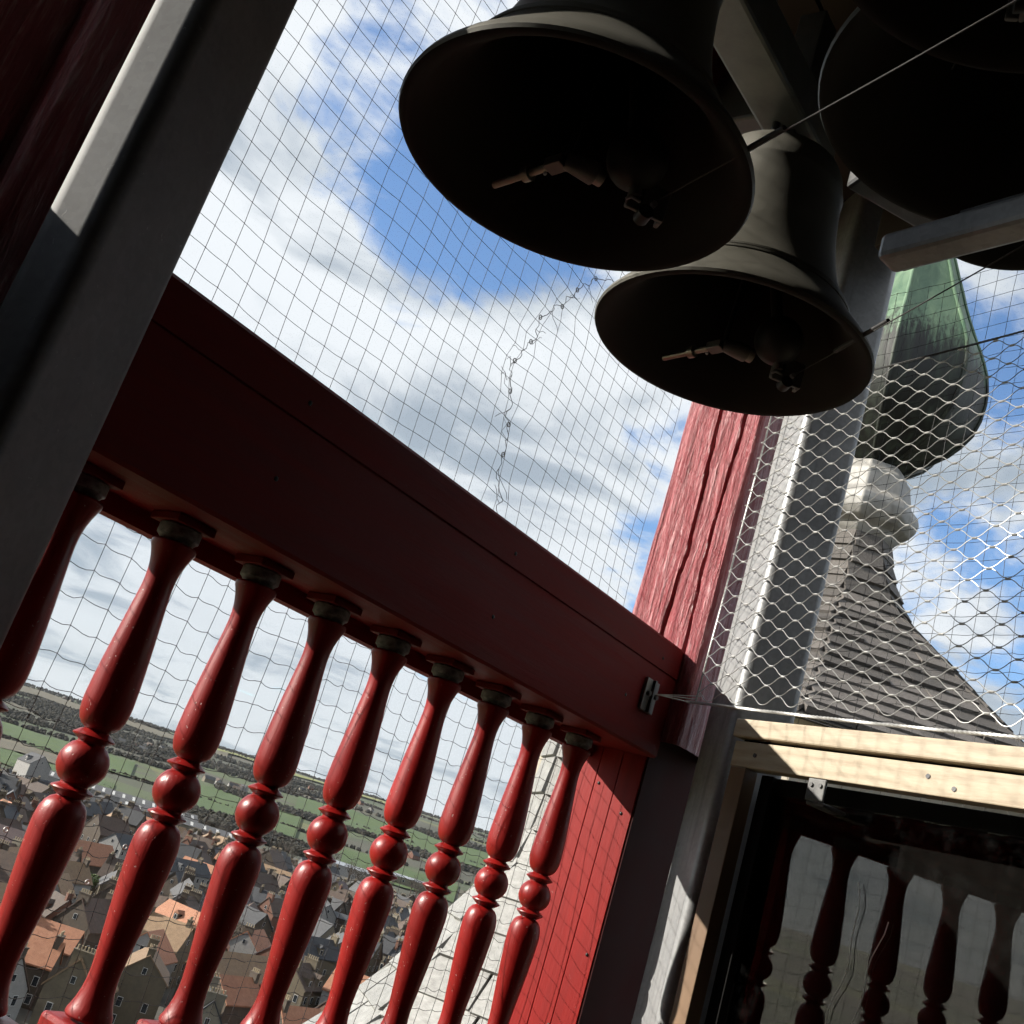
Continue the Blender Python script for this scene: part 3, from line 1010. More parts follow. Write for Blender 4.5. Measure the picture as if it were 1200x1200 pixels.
def net1(i, j):
    x = .30+i*.0352
    z = -.44+j*.0312
    n = Vector((x*3.1, z*2.3, 0))
    dx = .010*noise.noise(n)+.0022*noise.noise(n*5)
    dz = .014*noise.noise(n+Vector((7, 3, 1)))+.0022*noise.noise(n*5+Vector((1, 9, 2)))
    # drawn together along the mended tear
    sx = seam_x(z)
    g = math.exp(-((x-sx)/.06)**2)*max(0, min(1, (z-.50)/.1))*max(0, min(1, (1.02-z)/.1))
    dx += -.5*(x-sx)*g+.006*g*math.sin(j*2.3)
    y = 1.105+.012*noise.noise(n*1.4)+.012*g
    return u(x+dx, y, z+dz)


bn, kn = bird_net('bird_net', 'fine black bird netting behind the balusters with a mended tear', net1, NU, NV, .00052, 4)
# the mended seam: rings, loose ends and loops
seam, rings = MB(), MB()
pv = None
r2 = random.Random(12)
for k in range(22):
    z = .50+k*.0248
    x = seam_x(z)+.006*math.sin(k*1.7)
    p = u(x, 1.108, z)
    if pv is not None:
        mid = pv.lerp(p, .5)+Vector((r2.uniform(-.012, .012), r2.uniform(-.008, .008), r2.uniform(-.006, .006)))
        seam.tube([pv, pv.lerp(mid, .5)+Vector((.004, 0, .002)), mid, mid.lerp(p, .5)-Vector((.004, 0, 0)), p], .0007, 4)
    pv = p
    if k % 2 == 0 and k > 3:
        pts = [p+Vector((math.cos(a)*.0042, .001, math.sin(a)*.0042)) for a in [i*math.pi/5 for i in range(11)]]
        rings.tube(pts, .0010, 5)
    if k % 2 == 1 or 6 < k < 14:
        d = Vector((r2.choice((-1, 1))*r2.uniform(.5, 1), 0, r2.uniform(-.9, .6)))*r2.uniform(.025, .055)
        w = Vector((r2.uniform(-.01, .01), .004, r2.uniform(-.012, .012)))
        seam.tube([p, p+d*.35+w, p+d*.7-w*.5, p+d], .0005, 4)
seam.build('mending_cord', 'net_thread', bn)
rings.build('crimp_rings', 'dark_steel', bn)
# a few net rings low down
rl = MB()
for (x, z) in ((.63, -.115), (.655, -.14), (.68, -.125), (.75, -.13), (.80, -.16), (.83, -.115)):
    p = u(x, 1.10, z)
    rl.tube([p+Vector((math.cos(a)*.0028, .001, math.sin(a)*.0028)) for a in [i*math.pi/5 for i in range(11)]], .0008, 5)
rl.build('clip_rings', 'stainless', bn)


def net2(i, j):
    s = -.16+i*.0352
    z = .25+j*.0312
    n = Vector((s*3.1, z*2.3, 4))
    ds = .010*noise.noise(n)+.0035*noise.noise(n*5)
    dz = .012*noise.noise(n+Vector((7, 3, 1)))+.004*noise.noise(n*5)
    return w2(s+ds, -.17+.012*noise.noise(n*1.4), z+dz)


bird_net('bird_net', 'fine black bird netting outside the steel wire mesh on the right', net2, 22, 31, .00052, 9)

wn = thing('wire_mesh', 'stainless steel diamond rope mesh strung above the wooden panel', 'mesh', w2(.4, .0, .33))
CW, RH = .058, .0155
Z0, NROW = .340, 38
strands, fer = MB(), MB()
nfer = 0
for j in range(NROW):
    pts = []
    n = int(.80/CW*10)
    for i in range(n+1):
        s = -.165+i*CW/10
        ph = 2*math.pi*(i/10)+(math.pi if j % 2 else 0)
        wv = math.cos(ph)
        wv = wv*(1.18-.18*wv*wv)
        nn = Vector((s*4, j*.3, 1))
        zz = Z0+RH*(j+.5)+RH*.48*wv+.006*noise.noise(Vector((s*4, (Z0+RH*j)*6, 1)))
        pts.append(w2(s+.004*noise.noise(Vector((s*4, (Z0+RH*j)*6, 7))), .006+.010*noise.noise(Vector((s*2, zz*2, 5))), zz))
    strands.tube(pts, .00075, 5, cap=False)
    if j < NROW:
        for q in range(int(.80/CW)+1):
            i = q*10+(5 if j % 2 else 0)
            if i <= n and i > 0:
                p = pts[i]
                tdir = (pts[min(i+1, n)]-pts[i-1]).normalized()
                q2 = RH*S*.0
                fer.tube([p-tdir*.0040+Vector((0, 0, q2)), p+tdir*.0040+Vector((0, 0, q2))], .0019, 6)
strands.build('mesh_strands', 'stainless', wn, smooth=60)
tag(fer.build('ferrules', 'stainless', wn, smooth=40), kind='stuff')
# laid edge ropes
for nm, pa, pb in (('lower_rope', w2(-.19, .004, .336), w2(.64, .006, .330)), ('upper_rope', w2(-.15, .004, .926), w2(.64, .006, .955)), ('side_rope', w2(-.168, .004, .334), w2(-.160, .004, .96))):
    mb = MB()
    d = (pb-pa)
    L = d.length
    d = d.normalized()
    e1 = d.cross(Vector((.3, .2, 1))).normalized()
    e2 = d.cross(e1)
    rad = .0017 if nm == 'lower_rope' else .0011
    ns = int(L/.004)
    for q in range(3):
        mb.tube([pa+d*(L*i/ns)+(e1*math.cos(i*1.1+q*2.094)+e2*math.sin(i*1.1+q*2.094))*rad*.85 - Vector((0, 0, .006*math.sin(math.pi*i/ns))) for i in range(ns+1)], rad, 5)
    mb.build(nm, 'stainless' if nm != 'upper_rope' else 'dark_steel', wn, smooth=60)
mb = MB()
for k in range(3):
    mb.tube([u(1.575, .912, .325), w2(-.18+.01*k, .003, .335+.006*k)], .0009, 5)
mb.build('tie_wires', 'stainless', wn)

# ------------------------------------------------------------------ shingled turrets of the tower


def unit_shingle():
    # along x width 1 (-.5 .. .5), z length 1 (0 .. -1), thickness y, thin at the head, thick at the butt
    return MB().hexa([(-.5, -.2, -1.0), (.5, -.2, -1.03), (.5, 1.0, -1.0), (-.5, 1.0, -.97), (-.5, -.2, 0), (.5, -.2, 0), (.5, .15, 0), (-.5, .15, 0)])


def shingled(parent, axis, profile, rot, nside, expo, wid, thick, m, rg, keep_az, max_parts=290, joint=.007):
    """courses of shingles on every side of a flared n-sided roof; profile [(apothem, z)] top to bottom, metres, relative to the parent"""
    sh = unit_shingle().mesh('shingle', m)
    hidden = MB()
    # resample profile by arc length
    seg = []
    acc = 0
    for (r0_, z0_), (r1_, z1_) in zip(profile, profile[1:]):
        L = math.hypot(r1_-r0_, z1_-z0_)
        seg.append((acc, L, r0_, z0_, r1_, z1_))
        acc += L

    def at(s):
        for (a, L, r0_, z0_, r1_, z1_) in seg:
            if s <= a+L or (a, L) == seg[-1][:2]:
                f = (s-a)/L
                return r0_+(r1_-r0_)*f, z0_+(z1_-z0_)*f
    count = 0
    cand = []
    tn = math.tan(math.pi/nside)
    n = int(acc/expo)
    for side in range(nside):
        az = rot+2*math.pi*side/nside
        vis = math.cos(az-keep_az)
        for j in range(n):
            s0, s1 = j*expo, (j+1)*expo
            ra, za = at(max(0, s0-.02))
            rb, zb_ = at(min(acc, s1+.0))
            hwid = min(ra, rb)*tn+(max(ra, rb)-min(ra, rb))*tn*.75
            x = -hwid
            while x < hwid-.01:
                w_ = wid*rg.uniform(.65, 1.35)
                if hwid-(x+w_) < wid*.35:
                    w_ = hwid-x
                cand.append((vis, az, x+w_/2, w_-joint, ra, za, rb, zb_))
                x += w_
    cand.sort(key=lambda q: -q[0])
    for q, (vis, az, xm, w_, ra, za, rb, zb_) in enumerate(cand):
        nr = Vector((math.cos(az), math.sin(az), 0))
        tx = Vector((-math.sin(az), math.cos(az), 0))
        top = nr*ra+Vector((0, 0, za))
        bot = nr*rb+Vector((0, 0, zb_))
        dn = (bot-top)
        L = dn.length*rg.uniform(1.02, 1.10)
        zx = -(dn.normalized())
        yx = zx.cross(tx).normalized()
        if yx.dot(nr) < 0:
            yx = -yx
        xx = yx.cross(zx)
        M = Matrix(((xx.x, yx.x, zx.x, 0), (xx.y, yx.y, zx.y, 0), (xx.z, yx.z, zx.z, 0), (0, 0, 0, 1)))
        M = Matrix.Translation(top+tx*xm) @ M @ Matrix.Rotation(R(rg.uniform(-1.2, 1.2)), 4, 'Y') @ Matrix.Diagonal((w_, thick*rg.uniform(.75, 1.3), L, 1))
        if q < max_parts and vis > -.15:
            o = bpy.data.objects.new('shingle', sh)
            COL.objects.link(o)
            o.parent = parent
            o.matrix_local = M
        else:
            base = unit_shingle()
            hidden.add([M @ Vector(p) for p in base.v], base.f)
    if hidden.v:
        me = hidden.mesh('shingles', m)
        tag(link('shingles', me, parent), kind='stuff')


def ngon_lathe(mb, prof_, n, rot, c=(0, 0, 0)):
    k = 1/math.cos(math.pi/n)
    return mb.lathe([(r*k, z) for r, z in prof_], n, c, rot=rot+math.pi/n)


TX, TY = 8.347*S, 3.366*S
tz = 1.2*S
tu = thing('corner_turret', 'slender turret with brown shingled skirt, white collar and green copper onion dome', 'turret', (TX, TY, tz))
trot = math.atan2(TY, TX)+math.pi+R(-24.5)          # one side turned almost square to the gallery


def tprof(lst):
    return [(r*S*.955, (z-1.2)*S) for r, z in lst]


skirt = [(.275, 3.33), (.30, 3.16), (.38, 2.93), (.52, 2.69), (.74, 2.50), (1.00, 2.30), (1.22, 2.12), (1.42, 1.95), (1.62, 1.79), (1.80, 1.66), (1.98, 1.54), (2.2, 1.40), (2.45, 1.26)]
ngon_lathe(MB(), [(r-.03, z) for r, z in reversed(tprof(skirt))], 8, trot).build('skirt_bed', 'shingle_bed', None).parent = tu
shingled(tu, None, tprof(skirt), trot, 8, .188, .40, .034, 'shingle_brown', random.Random(5), math.atan2(-TY, -TX)+.0)
collar = [(.27, 3.28), (.31, 3.33), (.33, 3.37), (.40, 3.41), (.44, 3.47), (.455, 3.54), (.44, 3.60), (.39, 3.65), (.375, 3.67), (.36, 3.74), (.34, 3.82), (.335, 3.86), (.30, 3.90), (.285, 3.95), (.24, 3.97)]
ngon_lathe(MB(), tprof(collar), 8, trot).build('collar', 'lead_white', None, bevel=.012).parent = tu
onion = [(.22, 3.96), (.25, 3.985), (.34, 4.05), (.44, 4.12), (.56, 4.22), (.64, 4.32), (.71, 4.44), (.75, 4.59), (.765, 4.74), (.762, 4.86), (.735, 5.02), (.69, 5.15), (.635, 5.28), (.58, 5.40), (.525, 5.53), (.47, 5.67),
         (.42, 5.82), (.365, 5.97), (.315, 6.12), (.25, 6.29), (.19, 6.47), (.13, 6.63), (.085, 6.79), (.07, 7.0), (.06, 7.3)]
od = ngon_lathe(MB(), tprof(onion), 8, trot)
me = od.mesh('onion_dome', 'copper', smooth=22, origin=(0, 0, (3.96-1.2)*S))
ob = link('onion_dome', me, tu, (0, 0, (3.96-1.2)*S))
for k in range(8):
    a = trot+math.pi/8+k*math.pi/4
    f = 1/math.cos(math.pi/8)
    pts = [((r*f+.004)*math.cos(a), (r*f+.004)*math.sin(a), z-(3.96-1.2)*S) for r, z in tprof(onion)[1:-1]]
    link('seam', MB().tube(pts, .020, 6).mesh('seam', 'copper', smooth=60), ob)
link('finial', MB().lathe([(.03, 0), (.035, .1), (.09, .16), (.11, .24), (.09, .32), (.03, .38), (.015, .6), (.006, 1.1)], 14).mesh('finial', 'copper', smooth=50), tu, (0, 0, (7.28-1.2)*S))
ngon_lathe(MB(), [(2.1*S, -6.0), (2.1*S, .0*S), (2.2*S, .03*S), (2.3*S, .08*S)], 8, trot).build('turret_wall', 'stone', None).parent = tu

# pale pinnacle seen through the last balusters
ax_ = math.atan2(2.735, 4.186)-R(1.55)
PX, PY = 5.0*S*math.cos(ax_), 5.0*S*math.sin(ax_)
pn = thing('pinnacle_roof', 'bright silvery shingled pinnacle rising behind the last balusters', 'roof', (PX, PY, -1.6*S))
pro = math.atan2(PY, PX)+math.pi+R(18)


def pprof(lst):
    return [(r*S, (z+1.6)*S) for r, z in lst]


pin = [(.255, .80), (.255, .5), (.258, .30), (.268, .12), (.30, -.0), (.37, -.13), (.47, -.31), (.61, -.56), (.77, -.78), (.98, -1.05), (1.25, -1.35), (1.45, -1.56)]
ngon_lathe(MB(), [(r-.03, z) for r, z in reversed(pprof(pin))], 8, pro).build('roof_bed', 'shingle_bed', None).parent = pn
shingled(pn, None, pprof(pin), pro, 8, .175, .30, .020, 'shingle_silver', random.Random(8), math.atan2(-PY, -PX)+.3, joint=.016)
ngon_lathe(MB(), pprof([(.30, .79), (.31, .81), (.31, .83), (.20, .92), (.08, 1.06), (.02, 1.12)]), 8, pro).build('cap', 'lead_white', None, bevel=.008).parent = pn
ngon_lathe(MB(), [(1.38*S, -5), (1.38*S, .0)], 8, pro).build('base_wall', 'stone', None).parent = pn

# the tower under the gallery
tw = thing('belfry_tower', 'tall masonry belfry tower carrying the gallery', 'tower', (1.5, 1.0, GROUND))
MB().aabb(-6.5, 7.0, -7.5, 5.5, GROUND-2, -6.0).build('shaft', 'brick_tower', tw)
MB().aabb(-2.2, 2.6, -2.3, 1.5, -6.0, (ZF-.12)*S-.01).build('lantern_base', 'dark_wood', tw)

# ------------------------------------------------------------------ the land


def land_h(x, y):
    r = math.hypot(x, y)
    if r < 900:
        return GROUND
    k = min(1, (r-900)/4200)
    k = k*k*(3-2*k)
    n = noise.noise(Vector((x*.0004, y*.0004, 2)))*.6+noise.noise(Vector((x*.0011, y*.0011, 5)))*.3
    rise = 128*k*(1+.30*n)
    if r > 6000:
        rise *= 1-.25*min(1, (r-6000)/6000)
    return GROUND+rise+4*noise.noise(Vector((x*.004, y*.004, 9)))*min(1, (r-900)/900)


def make_land():
    rs = [0, 120, 240, 360, 500, 650, 800, 900]
    r = 900
    while r < 16000:
        r *= 1.045
        rs.append(r)
    na = 300
    mb = MB()
    vs_ = [(0, 0, GROUND)]
    fs = []
    for r in rs[1:]:
        for k in range(na):
            a = 2*math.pi*k/na
            x, y = r*math.cos(a), r*math.sin(a)
            vs_.append((x, y, land_h(x, y)))
    for k in range(na):
        fs.append((0, 1+k, 1+(k+1) % na))
    for i in range(len(rs)-2):
        for k in range(na):
            k2 = (k+1) % na
            fs.append((1+i*na+k, 1+(i+1)*na+k, 1+(i+1)*na+k2, 1+i*na+k2))
    mb.add(vs_, fs)
    struct('ground', mb, 'countryside', smooth=60)


make_land()


def polar(az, d):
    return d*math.cos(R(az)), d*math.sin(R(az))


def sheet(name, m, az0, az1, d0, d1, lift, n=14, nd=8, kind='structure'):
    mb = MB()
    vs_, fs = [], []
    for i in range(nd+1):
        for k in range(n+1):
            d = d0+(d1-d0)*i/nd
            a = az0+(az1-az0)*k/n
            d *= 1+.02*math.sin(a*1.7+d0)
            x, y = polar(a, d)
            vs_.append((x, y, land_h(x, y)+lift))
    for i in range(nd):
        for k in range(n):
            fs.append((i*(n+1)+k, i*(n+1)+k+1, (i+1)*(n+1)+k+1, (i+1)*(n+1)+k))
    mb.add(vs_, fs)
    o = mb.build(name, m, None)
    o['kind'] = kind
    return o


sheet('town_ground', 'dirt_yard', 20, 75, 150, 900, .05, 30, 20)
sheet('street', 'asphalt', 39.5, 45.2, 398, 420, .12)
sheet('street', 'asphalt', 36, 62, 690, 712, .12)
sheet('street', 'asphalt', 40.6, 42.4, 300, 520, .16)
sheet('field', 'grass_field', 54.5, 64, 930, 1180, 1.0)
sheet('field', 'brown_field', 55.5, 66, 1190, 1400, 1.4)
sheet('field', 'grass_field', 54, 60.5, 1420, 1800, 2.2)
sheet('field', 'grass_field', 45.5, 52, 1180, 1750, 2.0)
sheet('field', 'grass_field', 37, 43, 980, 1330, 1.2)
sheet('field', 'rape_field', 40, 51.0, 3600, 4100, 5)
sheet('field', 'grass_field', 36, 46, 1900, 2500, 3)
sheet('field', 'brown_field', 50, 62, 3300, 3700, 5)

# ------------------------------------------------------------------ houses
win_mesh = MB().box((0, 0, 0), (.52, 0, 0), (0, .06, 0), (0, 0, .82), 0)
win_mesh.box((0, .05, 0), (.42, 0, 0), (0, .03, 0), (0, 0, .72), 1)
WIN = win_mesh.mesh('window', ['frame_white', 'window_dark'])
pot_mesh = MB().lathe([(.16, 0), (.13, .55), (.17, .6), (.17, .7)], 8).mesh('pot', 'chimney_pot')
ORD = ['first', 'second', 'third', 'fourth', 'fifth', 'sixth', 'seventh', 'eighth', 'ninth', 'tenth', 'eleventh', 'twelfth', 'thirteenth', 'fourteenth', 'fifteenth', 'sixteenth', 'seventeenth', 'eighteenth', 'nineteenth', 'twentieth']
WALLN = {'wall_brick_brown': 'brown brick', 'wall_brick_red': 'red brick', 'wall_white': 'white rendered', 'wall_cream': 'cream', 'wall_sand': 'sandy brick'}
ROOFN = {'roof_orange': 'orange tiled', 'roof_tan': 'tan tiled', 'roof_brown': 'dark brown tiled', 'roof_slate': 'black slate', 'roof_grey': 'grey', 'roof_violet': 'purplish'}
houses = []


def house(az, d, w, l, h, pitch, wm, rm, rot, chim, rg, stories=2, nwin=3, dormer=0):
    x, y = polar(az, d)
    z = land_h(x, y)
    t = thing('house', 'house', 'house', (x, y, z), 'houses of the old town', rot)
    houses.append((t, az, d, wm, rm, len(chim), w, l))
    rise = w/2*math.tan(R(pitch))
    mb = MB()
    a, b = l/2, w/2
    mb.add([(-a, -b, -1), (a, -b, -1), (a, b, -1), (-a, b, -1), (-a, -b, h), (a, -b, h), (a, b, h), (-a, b, h), (-a, 0, h+rise), (a, 0, h+rise)],
           [(0, 1, 5, 4), (2, 3, 7, 6), (1, 2, 6, 9, 5), (3, 0, 4, 8, 7), (4, 5, 9, 8), (6, 7, 8, 9), (3, 2, 1, 0)])
    link('wall', mb.mesh('wall', wm), t)
    ov, th = .35, .22
    k = math.cos(R(pitch))
    mb = MB()
    for sy in (-1, 1):
        e = Vector((0, sy*(b+ov), h-ov*math.tan(R(pitch))))
        rdg = Vector((0, 0, h+rise))
        up = Vector((0, 0, th/k))
        ax = Vector((a+ov*.6, 0, 0))
        pts = [e-ax, e+ax, rdg+ax, rdg-ax]
        if sy > 0:
            pts = [e+ax, e-ax, rdg-ax, rdg+ax]
        mb.hexa([p+Vector((0, 0, .02)) for p in pts]+[p+up for p in pts])
    rf = link('roof', mb.mesh('roof', rm), t)
    for (cx, big) in chim:
        cm = MB().aabb(cx*a-.45, cx*a+.45, -.9*big, .9*big, h+rise*.55, h+rise+1.1, 0)
        cm.aabb(cx*a-.55, cx*a+.55, -.9*big-.1, .9*big+.1, h+rise+1.1, h+rise+1.3, 0)
        ch = link('chimney', cm.mesh('chimney', wm if wm != 'wall_white' else 'wall_brick_brown'), rf)
        for q in range(int(2+2*big)):
            yy = -.7*big+1.4*big*q/max(1, int(1+2*big))
            link('pot', pot_mesh, rf, (cx*a, yy, h+rise+1.3))
    # windows on the two sides turned to the tower
    tow = Vector((-x, -y, 0)).normalized()
    for nx_, ny_ in ((1, 0), (-1, 0), (0, 1), (0, -1)):
        nw = Vector((nx_*math.cos(rot)-ny_*math.sin(rot), nx_*math.sin(rot)+ny_*math.cos(rot), 0))
        if nw.dot(tow) < .3:
            continue
        span = w if nx_ else l
        m_ = max(1, int(span/3.2)) if nx_ else max(2, int(span/2.8))
        for s in range(stories):
            zz = 1.6+s*2.9
            if zz > h-.6:
                continue
            for q in range(m_):
                p = -span/2+span*(q+.5)/m_
                loc = (nx_*(a+.02), p, zz) if nx_ else (p, ny_*(b+.02), zz)
                link('window', WIN, t, loc, (0, 0, math.atan2(ny_, nx_)-math.pi/2))
        if nx_ and rise > 2.2:
            link('window', WIN, t, (nx_*(a+.02), 0, h+rise*.35), (0, 0, math.atan2(ny_, nx_)-math.pi/2), (.8, 1, .7))
        if ny_ and dormer:
            for q in range(dormer):
                xx = -l/2+l*(q+.5)/dormer
                dm = MB()
                yb = ny_*b*.35
                y1 = ny_*b*.92
                z0 = h+.2
                z1 = h+rise*.55
                lo, hi = min(yb, y1), max(yb, y1)
                dm.aabb(xx-.8, xx+.8, lo, hi, z0, z1)
                dd = link('dormer', dm.mesh('dormer', wm), rf)
                dr = MB().add([(xx-1, lo-.1, z1), (xx+1, lo-.1, z1), (xx+1, hi+.1, z1), (xx-1, hi+.1, z1), (xx, lo-.1, z1+.9), (xx, hi+.1, z1+.9)],
                              [(0, 1, 4), (3, 5, 2), (0, 4, 5, 3), (1, 2, 5, 4), (0, 3, 2, 1)])
                link('dormer_roof', dr.mesh('dormer_roof', rm), rf)
                link('dormer_window', WIN, rf, (xx, y1+ny_*.02, (z0+z1)/2+.1), (0, 0, math.atan2(ny_, nx_)-math.pi/2), (.9, 1, .75))
    return t


def town():
    rg = random.Random(21)
    spec = [  # az, dist, width, length, height, pitch, wall, roof, turn, chimneys
        (50.6, 425, 10, 34, 9, 38, 'wall_white', 'roof_slate', R(-42), [(-.8, 1), (.8, 1)]),
        (53.0, 456, 10, 20, 9, 40, 'wall_white', 'roof_slate', R(-30), [(.8, 1)]),
        (54.0, 500, 12, 16, 8, 48, 'wall_brick_brown', 'roof_brown', R(-50), [(.8, 1.3)]),
        (54.6, 380, 11, 22, 8, 45, 'wall_brick_brown', 'roof_orange', R(-40), [(-.7, 1)]),
        (58.3, 734, 14, 16, 16, 40, 'wall_white', 'roof_slate', R(30), []),
        (49.8, 268, 9, 12, 8, 48, 'wall_sand', 'roof_tan', R(68), [(.8, 1), (-.8, .7)]),
        (45.9, 255, 10, 22, 8, 40, 'wall_brick_brown', 'roof_tan', R(-40), [(-.9, 1)]),
        (46.2, 600, 14, 18, 9, 46, 'wall_brick_brown', 'roof_brown', R(-20), [(.8, 1)]),
        (44.6, 560, 8, 12, 10, 30, 'wall_cream', 'roof_grey', R(20), []),
        (41.6, 345, 9, 15, 9, 42, 'wall_cream', 'roof_grey', R(10), [(.7, 1)]),
        (54.6, 236, 7, 11, 7, 46, 'wall_brick_brown', 'roof_orange', R(75), [(.9, 1.5)]),
        (55.2, 218, 7, 10, 7, 46, 'wall_brick_brown', 'roof_orange', R(80), [(-.8, 1.3)]),
        (53.2, 262, 9, 13, 8, 50, 'wall_brick_brown', 'roof_brown', R(-30), [(.9, 2), (-.9, 1.5)]),
        (52.4, 300, 9, 14, 8, 50, 'wall_brick_brown', 'roof_brown', R(-20), [(.9, 2), (-.9, 1.5)]),
    ]
    occ = []
    for (az, d, w, l, h, p, wm, rm, tn, ch) in spec:
        house(az, d, w, l, h, p, wm, rm, R(az)+tn, ch, rg, stories=3 if h > 8.5 else 2, dormer=1 if rm in ('roof_slate', 'roof_grey') else 0)
        occ.append((*polar(az, d), max(w, l)*.62))
    d = 205
    while d < 690:
        step = 13+d*.018
        az = 34.5+rg.uniform(0, 2)
        while az < 61:
            w = rg.uniform(7, 10.5)
            l = rg.uniform(9, 17)
            x, y = polar(az, d+rg.uniform(-5, 5))
            dd = math.hypot(x, y)
            inyard = (41 < az < 44.4 and 380 < dd < 440) or (39.9 < az < 42.6 and 440 < dd < 530) or (46.5 < az < 49.0 and 300 < dd < 345)
            if all(math.hypot(x-a, y-b) > r+max(w, l)*.5 for a, b, r in occ) and not inyard and dd > 198:
                wm = rg.choices(['wall_brick_brown', 'wall_brick_red', 'wall_white', 'wall_cream', 'wall_sand'], [6, 2, 1.6, 1.4, 2])[0]
                near = dd < 330
                rm = rg.choices(['roof_orange', 'roof_tan', 'roof_brown', 'roof_slate', 'roof_grey', 'roof_violet'], [3.4, 3.4, 4.4, 1.2, .9, 1.4] if near else [1, 1.2, 4, 4, 3, .8])[0]
                tn = rg.choice([0, 90, 0, 90, 20, -20, 60])+rg.uniform(-8, 8)
                ch = [(s, rg.choice([.7, 1, 1.4, 2])) for s in (-.88, .88) if rg.random() < .62]
                house(az, dd, w, l, rg.uniform(6, 9), rg.uniform(40, 52), wm, rm, R(az+tn-20), ch, rg, stories=2, dormer=rg.choice([0, 0, 0, 1, 2]))
                occ.append((x, y, max(w, l)*.45))
            az += math.degrees((l+rg.uniform(1, 7))/d)
        d += step
    # hamlets on the rising land
    for (a0, a1, d0, d1, n) in ((47.5, 50.5, 1850, 2050, 14), (56, 61, 3600, 4300, 12), (41, 46, 2700, 3000, 12), (37, 40, 1500, 1700, 6), (52, 55, 2300, 2600, 8)):
        for q in range(n):
            az, dd = rg.uniform(a0, a1), rg.uniform(d0, d1)
            house(az, dd, 10, rg.uniform(12, 20), 6, 42, rg.choice(['wall_white', 'wall_white', 'wall_cream', 'wall_brick_red']), rg.choice(['roof_slate', 'roof_brown', 'roof_grey']), R(rg.uniform(0, 180)), [], rg, stories=0)


town()


def gap_place(k):
    if k < 0:
        return 'left of the leftmost baluster'
    if k >= BAL_N-1:
        return 'right of the last baluster'
    return 'between %s and %s baluster' % (ORD[k], ORD[k+1])


def nth(i):
    tens = {2: 'twenty-', 3: 'thirty-', 4: 'forty-', 5: 'fifty-'}
    if i < 20:
        return ORD[i]
    return tens[(i+1)//10]+(ORD[i % 10] if (i+1) % 10 else 'tenth')


def label_houses():
    names = []
    for (t, az, d, wm, rm, nc, w, l) in houses:
        # which gap between balusters it is seen through: the balusters stand at y = S, x = (BAL_X0 + k*BAL_DX)*S
        k = (1/math.tan(R(az))-BAL_X0)/BAL_DX
        names.append((int(math.floor(k)), d, t, wm, rm, nc))
    names.sort(key=lambda q: (q[0], q[1]))
    rank = {}
    for (k, d, t, wm, rm, nc) in names:
        i = rank.get(k, 0)
        rank[k] = i+1
        t['label'] = '%s house with %s roof, %s nearest %s' % (WALLN[wm], ROOFN[rm], nth(i), gap_place(k))
        if d > 1200:
            t['group'] = 'hamlets on the hills'


label_houses()


def shed(label, az, d, w, l, h, rot, wm, rm, strips):
    x, y = polar(az, d)
    t = thing('warehouse', label, 'warehouse', (x, y, land_h(x, y)), None, R(rot))
    a, b = l/2, w/2
    link('wall', MB().aabb(-a, a, -b, b, -1, h).mesh('wall', wm), t)
    rf = link('roof', MB().add([(-a-.4, -b-.4, h), (a+.4, -b-.4, h), (a+.4, b+.4, h), (-a-.4, b+.4, h), (-a-.4, 0, h+w*.07), (a+.4, 0, h+w*.07)],
                               [(0, 1, 5, 4), (2, 3, 4, 5), (0, 4, 3), (1, 2, 5), (3, 2, 1, 0)]).mesh('roof', rm), t)
    for q in range(strips):
        xx = -a+l*(q+.5)/strips
        for sy in (-1, 1):
            link('skylight', MB().add([(xx-.9, sy*b*.25, h+w*.07*.75+.15), (xx+.9, sy*b*.25, h+w*.07*.75+.15), (xx+.9, sy*b*.85, h+w*.07*.15+.15), (xx-.9, sy*b*.85, h+w*.07*.15+.15)], [(0, 1, 2, 3)] if sy < 0 else [(3, 2, 1, 0)]).mesh('skylight', 'frame_white'), rf)
    for q in range(max(2, int(l/7))):
        xx = -a+l*(q+.5)/max(2, int(l/7))
        for sy in (-1, 1):
            link('window', WIN, t, (xx, sy*(b+.02), h*.6), (0, 0, 0 if sy > 0 else math.pi), (2.2, 1, 1))


shed('long pale warehouse with skylight strips beside the green field', 54.2, 815, 42, 110, 9, -34, 'wall_white', 'roof_grey', 16)
shed('second long grey roofed warehouse nearer the town', 50.8, 760, 36, 85, 8, -36, 'wall_cream', 'roof_grey', 10)
shed('low white metal shed beyond the town on the right', 42.7, 890, 26, 46, 7, -45, 'wall_white', 'shed_metal', 0)
shed('small metal shed by the right hand green field', 39.3, 1010, 20, 40, 7, -45, 'wall_cream', 'shed_metal', 0)
shed('flat dark industrial building in the yard', 43.6, 470, 18, 30, 7, -50, 'wall_brick_brown', 'roof_slate', 0)

